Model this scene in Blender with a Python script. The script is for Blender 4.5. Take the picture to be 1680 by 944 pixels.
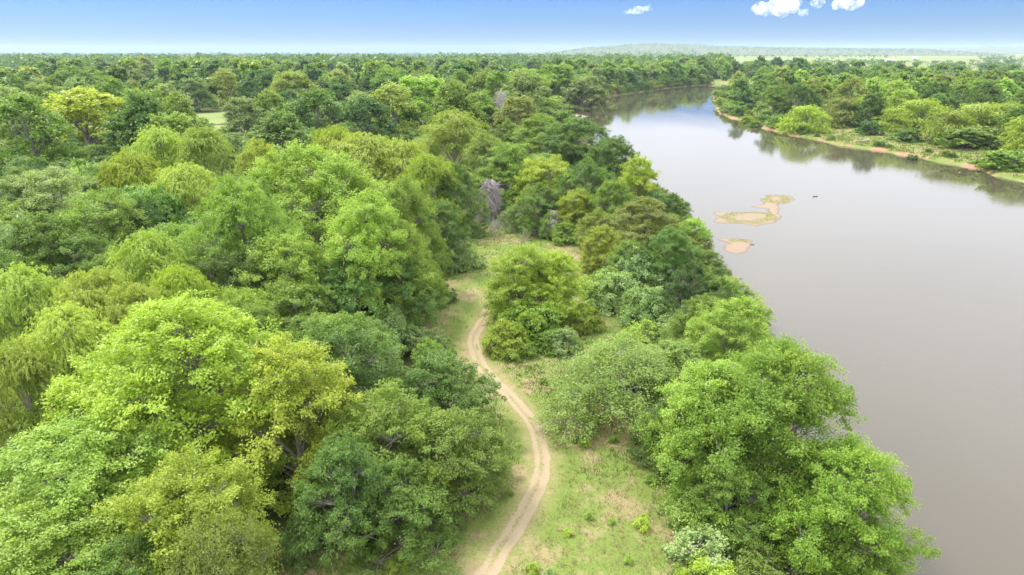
import bpy, math, random
import numpy as np
from mathutils import Vector

# ------------------------------------------------------------------ scene reset
for o in list(bpy.data.objects):
    bpy.data.objects.remove(o, do_unlink=True)
S = bpy.context.scene
COL = S.collection
rng = np.random.default_rng(11)
random.seed(11)

# ------------------------------------------------------------------ camera
CAM_H = 30.0
F_PX = 1120.0                       # focal length in photo pixels (1680 wide)
PITCH = math.atan((472 - 86) / F_PX)
WATER_Z = -2.5
cam_d = bpy.data.cameras.new('camera')
cam = bpy.data.objects.new('camera', cam_d)
COL.objects.link(cam)
cam.location = (0, 0, CAM_H)
cam.rotation_euler = (math.pi / 2 - PITCH, 0, 0)
cam_d.sensor_width = 36.0
cam_d.lens = 36.0 * F_PX / 1680.0
cam_d.clip_start = 0.5
cam_d.clip_end = 60000
S.camera = cam

# ------------------------------------------------------------------ sky and sun
SUN_EL, SUN_AZ = math.radians(58), math.radians(-58)     # azimuth clockwise from +Y (ahead)
world = bpy.data.worlds.new('World')
S.world = world
world.use_nodes = True
wn, wl = world.node_tree.nodes, world.node_tree.links
wn.clear()
w_out = wn.new('ShaderNodeOutputWorld')
w_bg = wn.new('ShaderNodeBackground')
w_bg.inputs['Strength'].default_value = 0.10
w_sky = wn.new('ShaderNodeTexSky')
w_sky.sky_type = 'NISHITA'
w_sky.sun_disc = False
w_sky.sun_elevation = SUN_EL
w_sky.sun_rotation = SUN_AZ
w_sky.air_density = 1.0
w_sky.dust_density = 0.2
w_sky.ozone_density = 3.0
w_co = wn.new('ShaderNodeTexCoord')
w_sep = wn.new('ShaderNodeSeparateXYZ')
wl.new(w_co.outputs['Generated'], w_sep.inputs[0])
# clear blue low sky
w_tint = wn.new('ShaderNodeMix'); w_tint.data_type = 'RGBA'; w_tint.blend_type = 'MULTIPLY'
w_tint.inputs['Factor'].default_value = 1.0
w_ramp = wn.new('ShaderNodeValToRGB')
cr = w_ramp.color_ramp
cr.elements[0].position = 0.0; cr.elements[0].color = (0.150, 0.208, 0.355, 1)
cr.elements[1].position = 0.075; cr.elements[1].color = (0.112, 0.195, 0.38, 1)
wl.new(w_sep.outputs['Z'], w_ramp.inputs[0])
wl.new(w_sky.outputs[0], w_tint.inputs['A'])
wl.new(w_ramp.outputs[0], w_tint.inputs['B'])
# thin pale cloud veil overhead (what the river mirrors)
w_map = wn.new('ShaderNodeMapRange'); w_map.interpolation_type = 'SMOOTHSTEP'
w_map.inputs['From Min'].default_value = 0.075
w_map.inputs['From Max'].default_value = 0.102
wl.new(w_sep.outputs['Z'], w_map.inputs['Value'])
w_noise = wn.new('ShaderNodeTexNoise'); w_noise.inputs['Scale'].default_value = 3.0
w_noise.inputs['Detail'].default_value = 4.0
wl.new(w_co.outputs['Generated'], w_noise.inputs['Vector'])
w_nr = wn.new('ShaderNodeMapRange')
w_nr.inputs['From Min'].default_value = 0.3; w_nr.inputs['From Max'].default_value = 0.7
w_nr.inputs['To Min'].default_value = 0.90; w_nr.inputs['To Max'].default_value = 1.0
wl.new(w_noise.outputs['Fac'], w_nr.inputs['Value'])
w_mul = wn.new('ShaderNodeMath'); w_mul.operation = 'MULTIPLY'
wl.new(w_map.outputs[0], w_mul.inputs[0]); wl.new(w_nr.outputs[0], w_mul.inputs[1])
w_mix = wn.new('ShaderNodeMix'); w_mix.data_type = 'RGBA'
w_veil = wn.new('ShaderNodeValToRGB')                     # an overcast veil brightens toward the zenith
w_veil.color_ramp.elements[0].position = 0.10; w_veil.color_ramp.elements[0].color = (0.42, 0.435, 0.475, 1)
w_veil.color_ramp.elements[1].position = 0.65; w_veil.color_ramp.elements[1].color = (0.93, 0.94, 0.97, 1)
wl.new(w_sep.outputs['Z'], w_veil.inputs[0])
w_vs = wn.new('ShaderNodeVectorMath'); w_vs.operation = 'SCALE'; w_vs.inputs['Scale'].default_value = 10.0
wl.new(w_veil.outputs[0], w_vs.inputs[0]); wl.new(w_vs.outputs[0], w_mix.inputs['B'])
wl.new(w_mul.outputs[0], w_mix.inputs['Factor'])
wl.new(w_tint.outputs['Result'], w_mix.inputs['A'])
wl.new(w_mix.outputs['Result'], w_bg.inputs['Color'])
wl.new(w_bg.outputs[0], w_out.inputs[0])

sun_d = bpy.data.lights.new('sun', 'SUN')
sun_d.energy = 1.5
sun_d.angle = math.radians(12)
sun_d.color = (1.0, 0.95, 0.86)
sun = bpy.data.objects.new('sun', sun_d)
COL.objects.link(sun)
sdir = Vector((math.sin(SUN_AZ) * math.cos(SUN_EL), math.cos(SUN_AZ) * math.cos(SUN_EL), math.sin(SUN_EL)))
sun.rotation_euler = sdir.to_track_quat('Z', 'Y').to_euler()
sun.location = sdir * 200

S.render.engine = 'CYCLES'
S.view_settings.view_transform = 'Standard'
S.view_settings.look = 'None'
S.view_settings.gamma = 1.0
S.view_settings.use_curve_mapping = False
S.view_settings.exposure = 1.86
S.cycles.max_bounces = 6
S.cycles.diffuse_bounces = 3
S.cycles.glossy_bounces = 2
S.cycles.transmission_bounces = 3
S.cycles.transparent_max_bounces = 4
S.cycles.volume_bounces = 1

# ------------------------------------------------------------------ pixel -> place helpers
cP, sP = math.cos(PITCH), math.sin(PITCH)

def ray(u, v):
    a, b = (u - 840) / F_PX, -(v - 472) / F_PX
    return np.array([a, cP + b * sP, -sP + b * cP])

def on_plane(u, v, z=0.0):
    d = ray(u, v)
    t = (z - CAM_H) / d[2]
    return d[0] * t, d[1] * t

def depth_of(x, y, z):
    return y * cP - (z - CAM_H) * sP

# ------------------------------------------------------------------ small maths
def sstep(a, b, x):
    t = np.clip((x - a) / (b - a), 0, 1)
    return t * t * (3 - 2 * t)

def inside_poly(px, py, poly):
    poly = np.asarray(poly); n = len(poly)
    res = np.zeros(px.shape, bool)
    for i in range(n):
        x1, y1 = poly[i]; x2, y2 = poly[(i + 1) % n]
        c = ((y1 > py) != (y2 > py))
        with np.errstate(divide='ignore', invalid='ignore'):
            xi = (x2 - x1) * (py - y1) / (y2 - y1 + 1e-12) + x1
        res ^= c & (px < xi)
    return res

def seg_dist(px, py, pts, closed=False):
    pts = np.asarray(pts, float)
    d = np.full(px.shape, 1e9)
    n = len(pts)
    for i in range(n if closed else n - 1):
        a = pts[i]; b = pts[(i + 1) % n]
        ab = b - a
        t = np.clip(((px - a[0]) * ab[0] + (py - a[1]) * ab[1]) / (ab @ ab + 1e-12), 0, 1)
        d = np.minimum(d, np.hypot(px - a[0] - t * ab[0], py - a[1] - t * ab[1]))
    return d

_nr = np.random.default_rng(5)
_lat = _nr.random((64, 64))

def vnoise(x, y):
    xi, yi = np.floor(x).astype(int), np.floor(y).astype(int)
    fx, fy = x - xi, y - yi
    fx, fy = fx * fx * (3 - 2 * fx), fy * fy * (3 - 2 * fy)
    g = lambda i, j: _lat[i % 64, j % 64]
    return (g(xi, yi) * (1 - fx) * (1 - fy) + g(xi + 1, yi) * fx * (1 - fy)
            + g(xi, yi + 1) * (1 - fx) * fy + g(xi + 1, yi + 1) * fx * fy)

def fbm(x, y, o=3):
    r = 0; a = 0.5
    for k in range(o):
        r = r + a * vnoise(x * 2 ** k + 17 * k, y * 2 ** k + 31 * k); a *= 0.5
    return r

# ------------------------------------------------------------------ river outline (water level)
left_px = [(1395, 944), (1345, 780), (1275, 620), (1212, 500), (1150, 412), (1092, 345), (1035, 292),
           (988, 250), (945, 216), (915, 198), (903, 188), (920, 179), (945, 171), (1000, 159), (1050, 152),
           (1085, 147), (1130, 142), (1170, 139)]
right_px = [(1168, 150), (1172, 165), (1178, 184), (1192, 193), (1225, 200), (1250, 210), (1290, 222), (1330, 229), (1380, 239),
            (1450, 249), (1520, 263), (1580, 273), (1640, 291), (1680, 299)]
left_bank = [on_plane(u, v, WATER_Z) for u, v in left_px]
right_bank = [on_plane(u, v, WATER_Z) for u, v in right_px]
l0, l1 = np.array(left_bank[0]), np.array(left_bank[1])
pre = [tuple(l0 + (l0 - l1) * 10), tuple(l0 + (l0 - l1) * 3)]
r1, r0 = np.array(right_bank[-3]), np.array(right_bank[-1])
post = [tuple(r0 + (r0 - r1) * 2.5), tuple(r0 + (r0 - r1) * 8 + np.array([60, -40])), (520, -300)]
far_turn = [(420, 800), (560, 770), (560, 720), (400, 705), (265, 690)]
RIVER = np.array(pre + left_bank + far_turn + right_bank + post)
RB = np.array(right_bank + post)

def river_sd(x, y):
    d = seg_dist(x, y, RIVER, closed=True)
    return np.where(inside_poly(x, y, RIVER), -d, d)

def ground_z(x, y):
    x = np.atleast_1d(np.asarray(x, float)); y = np.atleast_1d(np.asarray(y, float))
    s = river_sd(x, y)
    dr = seg_dist(x, y, RB)
    right = (np.abs(s) > dr - 0.5) & (s < 260)
    s = np.where(right, s + (fbm(x * 0.16 + 4, y * 0.16) - 0.45) * 5.0 + (fbm(x * 0.5, y * 0.5) - 0.45) * 1.6, s)
    wob = (fbm(x * 0.13, y * 0.13) - 0.45)
    land = (fbm(x * 0.03, y * 0.03) - 0.45) * 0.9 + (fbm(x * 0.25 + 9, y * 0.25) - 0.45) * 0.35
    left_h = WATER_Z + (2.5 + land) * sstep(-0.5, 7.0, s + wob * 3)
    right_h = WATER_Z + (0.85 + 0.6 * wob) * sstep(0.0, 1.6, s + wob * 1.2) + (1.5 + land) * sstep(3, 45, s)
    z = np.where(right, right_h, left_h)
    z = np.where(s < 0, WATER_Z - 0.02 + np.maximum(s, -8) * 0.3, z)
    rise = 11 * sstep(1000, 3800, y) * sstep(0, 700, x)
    return z + rise + 10 * sstep(5000, 12000, np.hypot(x, y))

def gz(x, y):
    return float(ground_z(x, y)[0])

# ------------------------------------------------------------------ mesh helpers
def mesh_from(name, verts, faces_flat, face_size, mat=None, smooth=False, fattr=None, vattr=None):
    me = bpy.data.meshes.new(name)
    verts = np.asarray(verts, np.float32)
    nf = len(faces_flat) // face_size
    me.vertices.add(len(verts)); me.vertices.foreach_set('co', verts.ravel())
    me.loops.add(nf * face_size); me.loops.foreach_set('vertex_index', np.asarray(faces_flat, np.int32))
    me.polygons.add(nf)
    me.polygons.foreach_set('loop_start', np.arange(0, nf * face_size, face_size, dtype=np.int32))
    if smooth:
        me.polygons.foreach_set('use_smooth', np.ones(nf, bool))
    me.update(calc_edges=True)
    for k, a in (fattr or {}).items():
        at = me.attributes.new(k, 'FLOAT', 'FACE'); at.data.foreach_set('value', np.asarray(a, np.float32))
    for k, a in (vattr or {}).items():
        at = me.attributes.new(k, 'FLOAT', 'POINT'); at.data.foreach_set('value', np.asarray(a, np.float32))
    if mat:
        me.materials.append(mat)
    return me

def link(name, me, parent=None):
    o = bpy.data.objects.new(name, me)
    COL.objects.link(o)
    if parent:
        o.parent = parent
    return o

def tag(o, label=None, cat=None, group=None, kind=None):
    for k, v in (('label', label), ('category', cat), ('group', group), ('kind', kind)):
        if v:
            o[k] = v
    return o

def grid_mesh(name, X, Y, Z, mat, vattr=None, smooth=True, keep=None):
    ny, nx = X.shape
    idx = np.arange(ny * nx).reshape(ny, nx)
    q = np.stack([idx[:-1, :-1], idx[:-1, 1:], idx[1:, 1:], idx[1:, :-1]], -1).reshape(-1, 4)
    V = np.stack([X, Y, Z], -1).reshape(-1, 3)
    if keep is not None:
        k = keep.ravel()
        q = q[k[q].any(1)]
        used = np.unique(q); mp = np.zeros(len(V), int); mp[used] = np.arange(len(used))
        V = V[used]; q = mp[q]
        vattr = {a: np.asarray(b).ravel()[used] for a, b in (vattr or {}).items()}
    return mesh_from(name, V, q.ravel(), 4, mat, smooth, vattr={a: np.asarray(b).ravel() for a, b in (vattr or {}).items()})

# ------------------------------------------------------------------ material helpers
class NT:
    def __init__(self, name):
        self.m = bpy.data.materials.new(name); self.m.use_nodes = True
        self.t = self.m.node_tree; self.t.nodes.clear()
        self.out = self.t.nodes.new('ShaderNodeOutputMaterial')
    def n(self, kind, **kw):
        nd = self.t.nodes.new(kind)
        for k, v in kw.items():
            if hasattr(nd, k) and k not in nd.inputs:
                setattr(nd, k, v)
            else:
                nd.inputs[k].default_value = v
        return nd
    def l(self, a, b):
        self.t.links.new(a, b)
    def mixc(self, fac, a, b, mode='MIX'):
        nd = self.t.nodes.new('ShaderNodeMix'); nd.data_type = 'RGBA'; nd.blend_type = mode
        for s, v in (('Factor', fac), ('A', a), ('B', b)):
            if hasattr(v, 'links') or hasattr(v, 'is_output'):
                self.l(v, nd.inputs[s])
            elif s == 'Factor':
                nd.inputs[s].default_value = v
            else:
                nd.inputs[s].default_value = (*v, 1)
        return nd.outputs['Result']
    def attr(self, name):
        a = self.t.nodes.new('ShaderNodeAttribute'); a.attribute_name = name
        return a.outputs['Fac']
    def noise(self, vec, scale, detail=3.0, rough=0.55):
        nd = self.n('ShaderNodeTexNoise', Scale=scale, Detail=detail, Roughness=rough)
        self.l(vec, nd.inputs['Vector'])
        return nd.outputs['Fac']
    def rng(self, val, a, b, c=0.0, d=1.0, smooth=False):
        nd = self.n('ShaderNodeMapRange')
        if smooth: nd.interpolation_type = 'SMOOTHSTEP'
        for k, v in (('From Min', a), ('From Max', b), ('To Min', c), ('To Max', d)):
            nd.inputs[k].default_value = v
        self.l(val, nd.inputs['Value'])
        return nd.outputs[0]
    def math(self, op, a, b):
        nd = self.t.nodes.new('ShaderNodeMath'); nd.operation = op
        for i, v in enumerate((a, b)):
            if hasattr(v, 'is_output'): self.l(v, nd.inputs[i])
            else: nd.inputs[i].default_value = v
        return nd.outputs[0]

def leaf_material(name, c1, c2, transl=0.32, gloss=0.28, hue_var=0.010):
    N = NT(name)
    tint = N.attr('tint')
    oi = N.n('ShaderNodeObjectInfo')
    col = N.mixc(tint, c1, c2)
    tc = N.n('ShaderNodeTexCoord')
    patch = N.rng(N.noise(tc.outputs['Object'], 0.32, 4, 0.6), 0.42, 0.64, 0.0, 0.50)       # duller, olive boughs within a crown
    col = N.mixc(patch, col, (c1[0] * 0.86, c1[1] * 0.84, c1[2] * 0.95))
    hsv = N.n('ShaderNodeHueSaturation')
    N.l(N.rng(oi.outputs['Random'], 0, 1, 0.5 - hue_var, 0.5 + hue_var), hsv.inputs['Hue'])
    r2 = N.math('FRACT', N.math('MULTIPLY', oi.outputs['Random'], 37.7), 0.0)
    N.l(N.rng(r2, 0, 1, 0.8, 1.22), hsv.inputs['Value'])
    N.l(col, hsv.inputs['Color'])
    p = N.n('ShaderNodeBsdfPrincipled', Roughness=0.55)
    p.inputs['Specular IOR Level'].default_value = gloss
    N.l(hsv.outputs[0], p.inputs['Base Color'])
    tr = N.n('ShaderNodeBsdfTranslucent')
    N.l(N.mixc(1.0, hsv.outputs[0], (1.0, 1.0, 0.5), 'MULTIPLY'), tr.inputs['Color'])
    mx = N.n('ShaderNodeAddShader')          # reflectance plus transmittance of a thin leaf
    N.l(p.outputs[0], mx.inputs[0]); N.l(tr.outputs[0], mx.inputs[1])
    N.l(mx.outputs[0], N.out.inputs[0])
    return N.m

def bark_material(name, c1, c2):
    N = NT(name)
    tc = N.n('ShaderNodeTexCoord')
    f = N.noise(tc.outputs['Object'], 5.0, 4)
    p = N.n('ShaderNodeBsdfPrincipled', Roughness=0.9)
    N.l(N.mixc(N.rng(f, 0.3, 0.7), c1, c2), p.inputs['Base Color'])
    N.l(p.outputs[0], N.out.inputs[0])
    return N.m

LEAF = {
    'bright': leaf_material('leaf_bright_green', (0.140, 0.205, 0.018), (0.235, 0.295, 0.036)),
    'yellow': leaf_material('leaf_yellow_green', (0.128, 0.180, 0.016), (0.215, 0.262, 0.034), hue_var=0.012),
    'willow': leaf_material('leaf_willow', (0.150, 0.205, 0.030), (0.235, 0.285, 0.060), hue_var=0.012),
    'fresh': leaf_material('leaf_fresh_green', (0.105, 0.175, 0.022), (0.185, 0.255, 0.045)),
    'mid': leaf_material('leaf_mid_green', (0.072, 0.128, 0.016), (0.135, 0.190, 0.030)),
    'dark': leaf_material('leaf_dark_green', (0.046, 0.092, 0.015), (0.090, 0.142, 0.026)),
    'deep': leaf_material('leaf_deep_green', (0.034, 0.072, 0.017), (0.060, 0.105, 0.024)),
    'olive': leaf_material('leaf_olive_green', (0.105, 0.140, 0.024), (0.165, 0.200, 0.044), hue_var=0.012),
    'grey': leaf_material('leaf_grey_green', (0.095, 0.145, 0.040), (0.150, 0.200, 0.068)),
    'soft': leaf_material('leaf_soft_green', (0.100, 0.165, 0.030), (0.175, 0.240, 0.055)),
    'vine': leaf_material('leaf_vine', (0.070, 0.130, 0.025), (0.165, 0.225, 0.075), gloss=0.45),
    'pale': leaf_material('leaf_pale_shrub', (0.09, 0.15, 0.035), (0.22, 0.265, 0.12)),
    'river': leaf_material('leaf_riverside', (0.075, 0.145, 0.014), (0.160, 0.225, 0.028), hue_var=0.01),
}
BARK = {
    'grey': bark_material('bark_grey', (0.13, 0.115, 0.095), (0.29, 0.265, 0.23)),
    'brown': bark_material('bark_brown', (0.07, 0.05, 0.035), (0.15, 0.11, 0.08)),
    'white': bark_material('bark_bleached', (0.45, 0.42, 0.38), (0.62, 0.60, 0.56)),
    'dead': bark_material('bark_dead_twigs', (0.27, 0.235, 0.23), (0.46, 0.41, 0.41)),
}

def ground_material(name, kind):
    """one soil/grass material for the land and the track; attributes only say where bare soil is"""
    N = NT(name)
    geo = N.n('ShaderNodeNewGeometry')
    P = geo.outputs['Position']
    n_big = N.noise(P, 0.11, 4)
    n_mid = N.noise(P, 0.55, 4)
    n_fine = N.noise(P, 5.0, 4, 0.7)
    n_grain = N.noise(P, 22.0, 3, 0.7)
    green = N.mixc(n_fine, (0.088, 0.135, 0.024), (0.160, 0.205, 0.052))
    dry = N.mixc(n_fine, (0.18, 0.148, 0.072), (0.27, 0.222, 0.118))
    f = N.math('ADD', N.math('MULTIPLY', n_big, 0.6), N.math('MULTIPLY', n_mid, 0.45))
    f = N.math('ADD', f, N.math('MULTIPLY', N.math('SUBTRACT', n_fine, 0.5), 0.25))
    dryf = N.rng(f, 0.485, 0.61, smooth=True)
    dryf = N.math('MAXIMUM', dryf, N.math('MULTIPLY', N.attr('dry'), N.rng(n_fine, 0.25, 0.6)))
    col = N.mixc(dryf, green, dry)
    # open fields far away
    fld = N.noise(P, 0.004, 2)
    fieldc = N.mixc(N.rng(fld, 0.35, 0.65), (0.13, 0.185, 0.055), (0.21, 0.235, 0.09))
    col = N.mixc(N.attr('field'), col, fieldc)
    # forest floor
    litter = N.mixc(n_fine, (0.040, 0.052, 0.016), (0.085, 0.090, 0.034))
    col = N.mixc(N.attr('litter'), col, litter)
    # river bank soil
    soil = N.mixc(n_fine, (0.20, 0.100, 0.055), (0.33, 0.215, 0.135))
    bk = N.math('MULTIPLY', N.attr('bank'), N.rng(N.noise(P, 0.22, 4), 0.47, 0.58))
    col = N.mixc(bk, col, soil)
    # worn track
    sand = N.mixc(n_grain, (0.205, 0.158, 0.10), (0.345, 0.275, 0.185))
    pt = N.math('ADD', N.attr('path'), N.math('ADD', N.math('MULTIPLY', N.math('SUBTRACT', n_fine, 0.5), 0.9), N.math('MULTIPLY', N.math('SUBTRACT', n_mid, 0.5), 0.7)))
    pt = N.math('MULTIPLY', N.rng(pt, 0.30, 0.75, smooth=True), N.rng(N.attr('path'), 0.02, 0.15))
    col = N.mixc(pt, col, sand)
    p = N.n('ShaderNodeBsdfPrincipled', Roughness=0.95)
    p.inputs['Specular IOR Level'].default_value = 0.1
    N.l(col, p.inputs['Base Color'])
    b = N.n('ShaderNodeBump', Strength=0.6, Distance=0.12)
    N.l(n_fine, b.inputs['Height']); N.l(b.outputs[0], p.inputs['Normal'])
    N.l(p.outputs[0], N.out.inputs[0])
    return N.m

M_GROUND = ground_material('grassland_soil', 0)

def water_material():
    N = NT('muddy_river_water')
    geo = N.n('ShaderNodeNewGeometry')
    mp = N.n('ShaderNodeMapping'); mp.inputs['Scale'].default_value = (1.0, 0.45, 1.0)
    N.l(geo.outputs['Position'], mp.inputs['Vector'])
    n1 = N.noise(mp.outputs[0], 0.9, 3)
    n2 = N.noise(geo.outputs['Position'], 0.035, 3)
    p = N.n('ShaderNodeBsdfPrincipled', Roughness=0.06)
    p.inputs['IOR'].default_value = 1.45
    N.l(N.mixc(n2, (0.056, 0.048, 0.032), (0.071, 0.061, 0.042)), p.inputs['Base Color'])
    mp2 = N.n('ShaderNodeMapping'); mp2.inputs['Scale'].default_value = (1.0, 0.22, 1.0); mp2.inputs['Rotation'].default_value = (0, 0, math.radians(14))
    N.l(geo.outputs['Position'], mp2.inputs['Vector'])
    N.l(N.rng(N.noise(mp2.outputs[0], 0.045, 5, 0.6), 0.38, 0.68, 0.025, 0.09), p.inputs['Roughness'])
    b = N.n('ShaderNodeBump', Strength=0.12, Distance=0.05)
    N.l(N.rng(N.noise(mp.outputs[0], 0.03, 4), 0.42, 0.65, 0.06, 0.36), b.inputs['Strength'])
    N.l(n1, b.inputs['Height']); N.l(b.outputs[0], p.inputs['Normal'])
    N.l(p.outputs[0], N.out.inputs[0])
    return N.m

def simple_mat(name, c1, c2, scale=2.0, rough=0.9):
    N = NT(name)
    geo = N.n('ShaderNodeNewGeometry')
    f = N.noise(geo.outputs['Position'], scale, 4)
    p = N.n('ShaderNodeBsdfPrincipled', Roughness=rough)
    N.l(N.mixc(N.rng(f, 0.3, 0.7), c1, c2), p.inputs['Base Color'])
    N.l(p.outputs[0], N.out.inputs[0])
    return N.m

# ------------------------------------------------------------------ clearing and track outlines
clear_px = [(400, 1000), (430, 930), (480, 895), (600, 890), (760, 830), (835, 790), (850, 720), (800, 650), (745, 585), (700, 560), (690, 510),
            (730, 460), (745, 410), (770, 385), (830, 365), (930, 368), (985, 395), (975, 430), (960, 520), (1040, 540),
            (1090, 565), (1150, 600), (1130, 680), (1060, 760), (1130, 830), (1165, 960), (1165, 1000)]
CLEAR = np.array([on_plane(u, v, 0) for u, v in clear_px])
track_px = [(760, 990), (800, 938), (818, 907), (841, 877), (868, 830), (884, 790), (888, 763), (886, 740), (877, 707), (863, 683),
            (840, 655), (811, 625), (791, 600), (780, 575), (777, 552), (790, 530), (800, 505), (798, 480)]
TRACK = np.array([on_plane(u, v, 0) for u, v in track_px])
# meadows seen through gaps in the forest: (x, y, radius)
MEADOW = [(*on_plane(338, 226, 0), 9, 12), (*on_plane(342, 212, 0), 10, 16), (*on_plane(345, 200, 0), 12, 20), (*on_plane(348, 190, 0), 14, 26), (*on_plane(60, 116, 8), 120, 130), (*on_plane(545, 122, 8), 60, 70),
          (*on_plane(1365, 165, 0), 16, 30), (*on_plane(1345, 120, 5), 60, 70)]
FIELDS = [(1000, 2500, 620, 330), (560, 2150, 200, 120), (1500, 2750, 420, 190), (420, 1900, 120, 110), (1900, 3300, 700, 260), (1150, 3350, 350, 120), (700, 1350, 90, 110)]

# ------------------------------------------------------------------ ground sheet
def axis(lo, hi, fine_lo, fine_hi, step, growth):
    a = list(np.arange(fine_lo, fine_hi, step))
    s, p = step, fine_hi
    while p < hi:
        a.append(p); s *= growth; p += s
    a.append(hi)
    s, p = step, fine_lo - step
    b = []
    while p > lo:
        b.append(p); s *= growth; p -= s
    b.append(lo)
    return np.array(b[::-1] + a)

gx = axis(-12000, 12000, -45, 130, 1.5, 1.035)
gy = axis(-300, 13000, 18, 300, 1.5, 1.035)
GX, GY = np.meshgrid(gx, gy)
fx, fy = GX.ravel(), GY.ravel()
GZ = ground_z(fx, fy)
sd = river_sd(fx, fy)
field = np.zeros_like(fx)
for mx, my, rx, ry in MEADOW + FIELDS:
    field = np.maximum(field, 1 - sstep(0.75, 1.0, np.hypot((fx - mx) / rx, (fy - my) / ry)))
inC = inside_poly(fx, fy, CLEAR)
dC = seg_dist(fx, fy, CLEAR, True)
litter = np.where(inC, 0, sstep(0, 3.0, dC)) * (1 - field) * (fx < 60) * (sd > 3)
bank = 1 - sstep(1.6, 4.2, np.abs(sd))
ground = link('ground', grid_mesh('ground', GX, GY, GZ.reshape(GX.shape), M_GROUND,
              {'field': field, 'litter': litter, 'bank': bank, 'path': np.zeros_like(fx), 'dry': np.zeros_like(fx)}))
tag(ground, kind='structure')

water = link('river_water', mesh_from('river_water', [(-60, -310, WATER_Z), (700, -310, WATER_Z), (700, 900, WATER_Z), (-60, 900, WATER_Z)],
                                      [0, 1, 2, 3], 4, water_material()))
tag(water, kind='structure')

# ------------------------------------------------------------------ two-rut track, draped 2 cm above the ground
def resample(pts, step):
    pts = np.asarray(pts, float)
    # Catmull-Rom
    out = []
    P = np.vstack([2 * pts[0] - pts[1], pts, 2 * pts[-1] - pts[-2]])
    for i in range(1, len(P) - 2):
        n = max(2, int(np.linalg.norm(P[i + 1] - P[i]) / step))
        for t in np.linspace(0, 1, n, endpoint=False):
            out.append(0.5 * ((2 * P[i]) + (-P[i - 1] + P[i + 1]) * t + (2 * P[i - 1] - 5 * P[i] + 4 * P[i + 1] - P[i + 2]) * t * t
                              + (-P[i - 1] + 3 * P[i] - 3 * P[i + 1] + P[i + 2]) * t ** 3))
    out.append(P[-2])
    return np.array(out)

def make_track(name, pts, strength=1.0, half=2.3, fade=(0, 0.15)):
    c = resample(pts, 0.25)
    tg = np.gradient(c, axis=0); tg /= np.linalg.norm(tg, axis=1)[:, None]
    nrm = np.stack([tg[:, 1], -tg[:, 0]], 1)
    offs = np.linspace(-half, half, 41)
    X = c[:, None, 0] + nrm[:, None, 0] * offs; Y = c[:, None, 1] + nrm[:, None, 1] * offs
    wob = (fbm(np.arange(len(c)) * 0.08, np.zeros(len(c))) - 0.45)[:, None] * 0.35
    o = offs[None, :] + wob
    al = np.linspace(0, 1, len(c))[:, None]
    right = np.exp(-((o - 0.38) / 0.25) ** 2) * (0.85 - 0.2 * al)
    left = np.exp(-((o + 0.42) / 0.22) ** 2) * (0.42 + 0.3 * al)
    worn = np.exp(-(o / 0.72) ** 4) * 0.40
    path = np.clip(np.maximum(right, left) + worn, 0, 1) * strength * (1 - sstep(0.93, 1.0, al)) * (1 - sstep(1.7, 2.2, np.abs(offs))[None])
    Z = ground_z(X.ravel(), Y.ravel()).reshape(X.shape) + 0.07 - 0.045 * path - 0.05 * sstep(1.8, 2.3, np.abs(offs))[None]
    dry = np.exp(-(o / 1.5) ** 4) * 0.9
    z0 = np.zeros_like(X)
    me = grid_mesh(name, X, Y, Z, M_GROUND, {'path': path, 'field': z0, 'litter': z0, 'bank': z0, 'dry': dry})
    return tag(link(name, me), kind='structure')

make_track('dirt_track', TRACK)
make_track('dirt_track', [on_plane(u, v, 0) for u, v in [(930, 428), (948, 415), (962, 406), (985, 396)]], 0.8)

# ------------------------------------------------------------------ leaf and branch geometry
def unit(v):
    return v / (np.linalg.norm(v, axis=-1, keepdims=True) + 1e-9)

class Leaves:
    def __init__(self):
        self.v, self.t = [], []
    def add(self, c, a, n, L, W, tint, fold=0.18):
        a = unit(a); b = unit(np.cross(n, a)); nn = np.cross(a, b)
        L = L[:, None]; W = W[:, None]
        q = np.stack([c - a * L * 0.5, c + b * W * 0.5 + nn * W * fold - a * L * 0.08, c + a * L * 0.5 - nn * L * 0.08, c - b * W * 0.5 + nn * W * fold - a * L * 0.08], 1)
        self.v.append(q.reshape(-1, 3)); self.t.append(tint)
    def mesh(self, name, mat=None):
        V = np.concatenate(self.v)
        return mesh_from(name, V, np.arange(len(V)), 4, mat, fattr={'tint': np.clip(np.concatenate(self.t), 0, 1)})

class Tubes:
    def __init__(self):
        self.v, self.f, self.n = [], [], 0
    def add(self, pts, rad, sides=5):
        pts = np.asarray(pts, float); k = len(pts)
        rad = np.broadcast_to(rad, (k,)) if np.ndim(rad) else np.full(k, rad)
        tg = unit(np.gradient(pts, axis=0))
        up = np.where(np.abs(tg[:, 2:3]) > 0.9, np.array([[1., 0, 0]]), np.array([[0, 0, 1.]]))
        s = unit(np.cross(tg, up)); w = np.cross(s, tg)
        ang = np.linspace(0, 2 * math.pi, sides, endpoint=False)
        ring = pts[:, None] + rad[:, None, None] * (np.cos(ang)[None, :, None] * s[:, None] + np.sin(ang)[None, :, None] * w[:, None])
        self.v.append(ring.reshape(-1, 3))
        i = np.arange(k - 1)[:, None] * sides; j = np.arange(sides)[None]; j2 = (j + 1) % sides
        q = np.stack([i + j, i + j2, i + sides + j2, i + sides + j], -1).reshape(-1, 4) + self.n
        self.f.append(q); self.n += k * sides
    def mesh(self, name, mat=None):
        return mesh_from(name, np.concatenate(self.v), np.concatenate(self.f).ravel(), 4, mat, smooth=True)

def curve(p, q, bend, n=6):
    p, q = np.asarray(p, float), np.asarray(q, float)
    m = (p + q) / 2 + bend
    t = np.linspace(0, 1, n)[:, None]
    return (1 - t) ** 2 * p + 2 * t * (1 - t) * m + t * t * q

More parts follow.
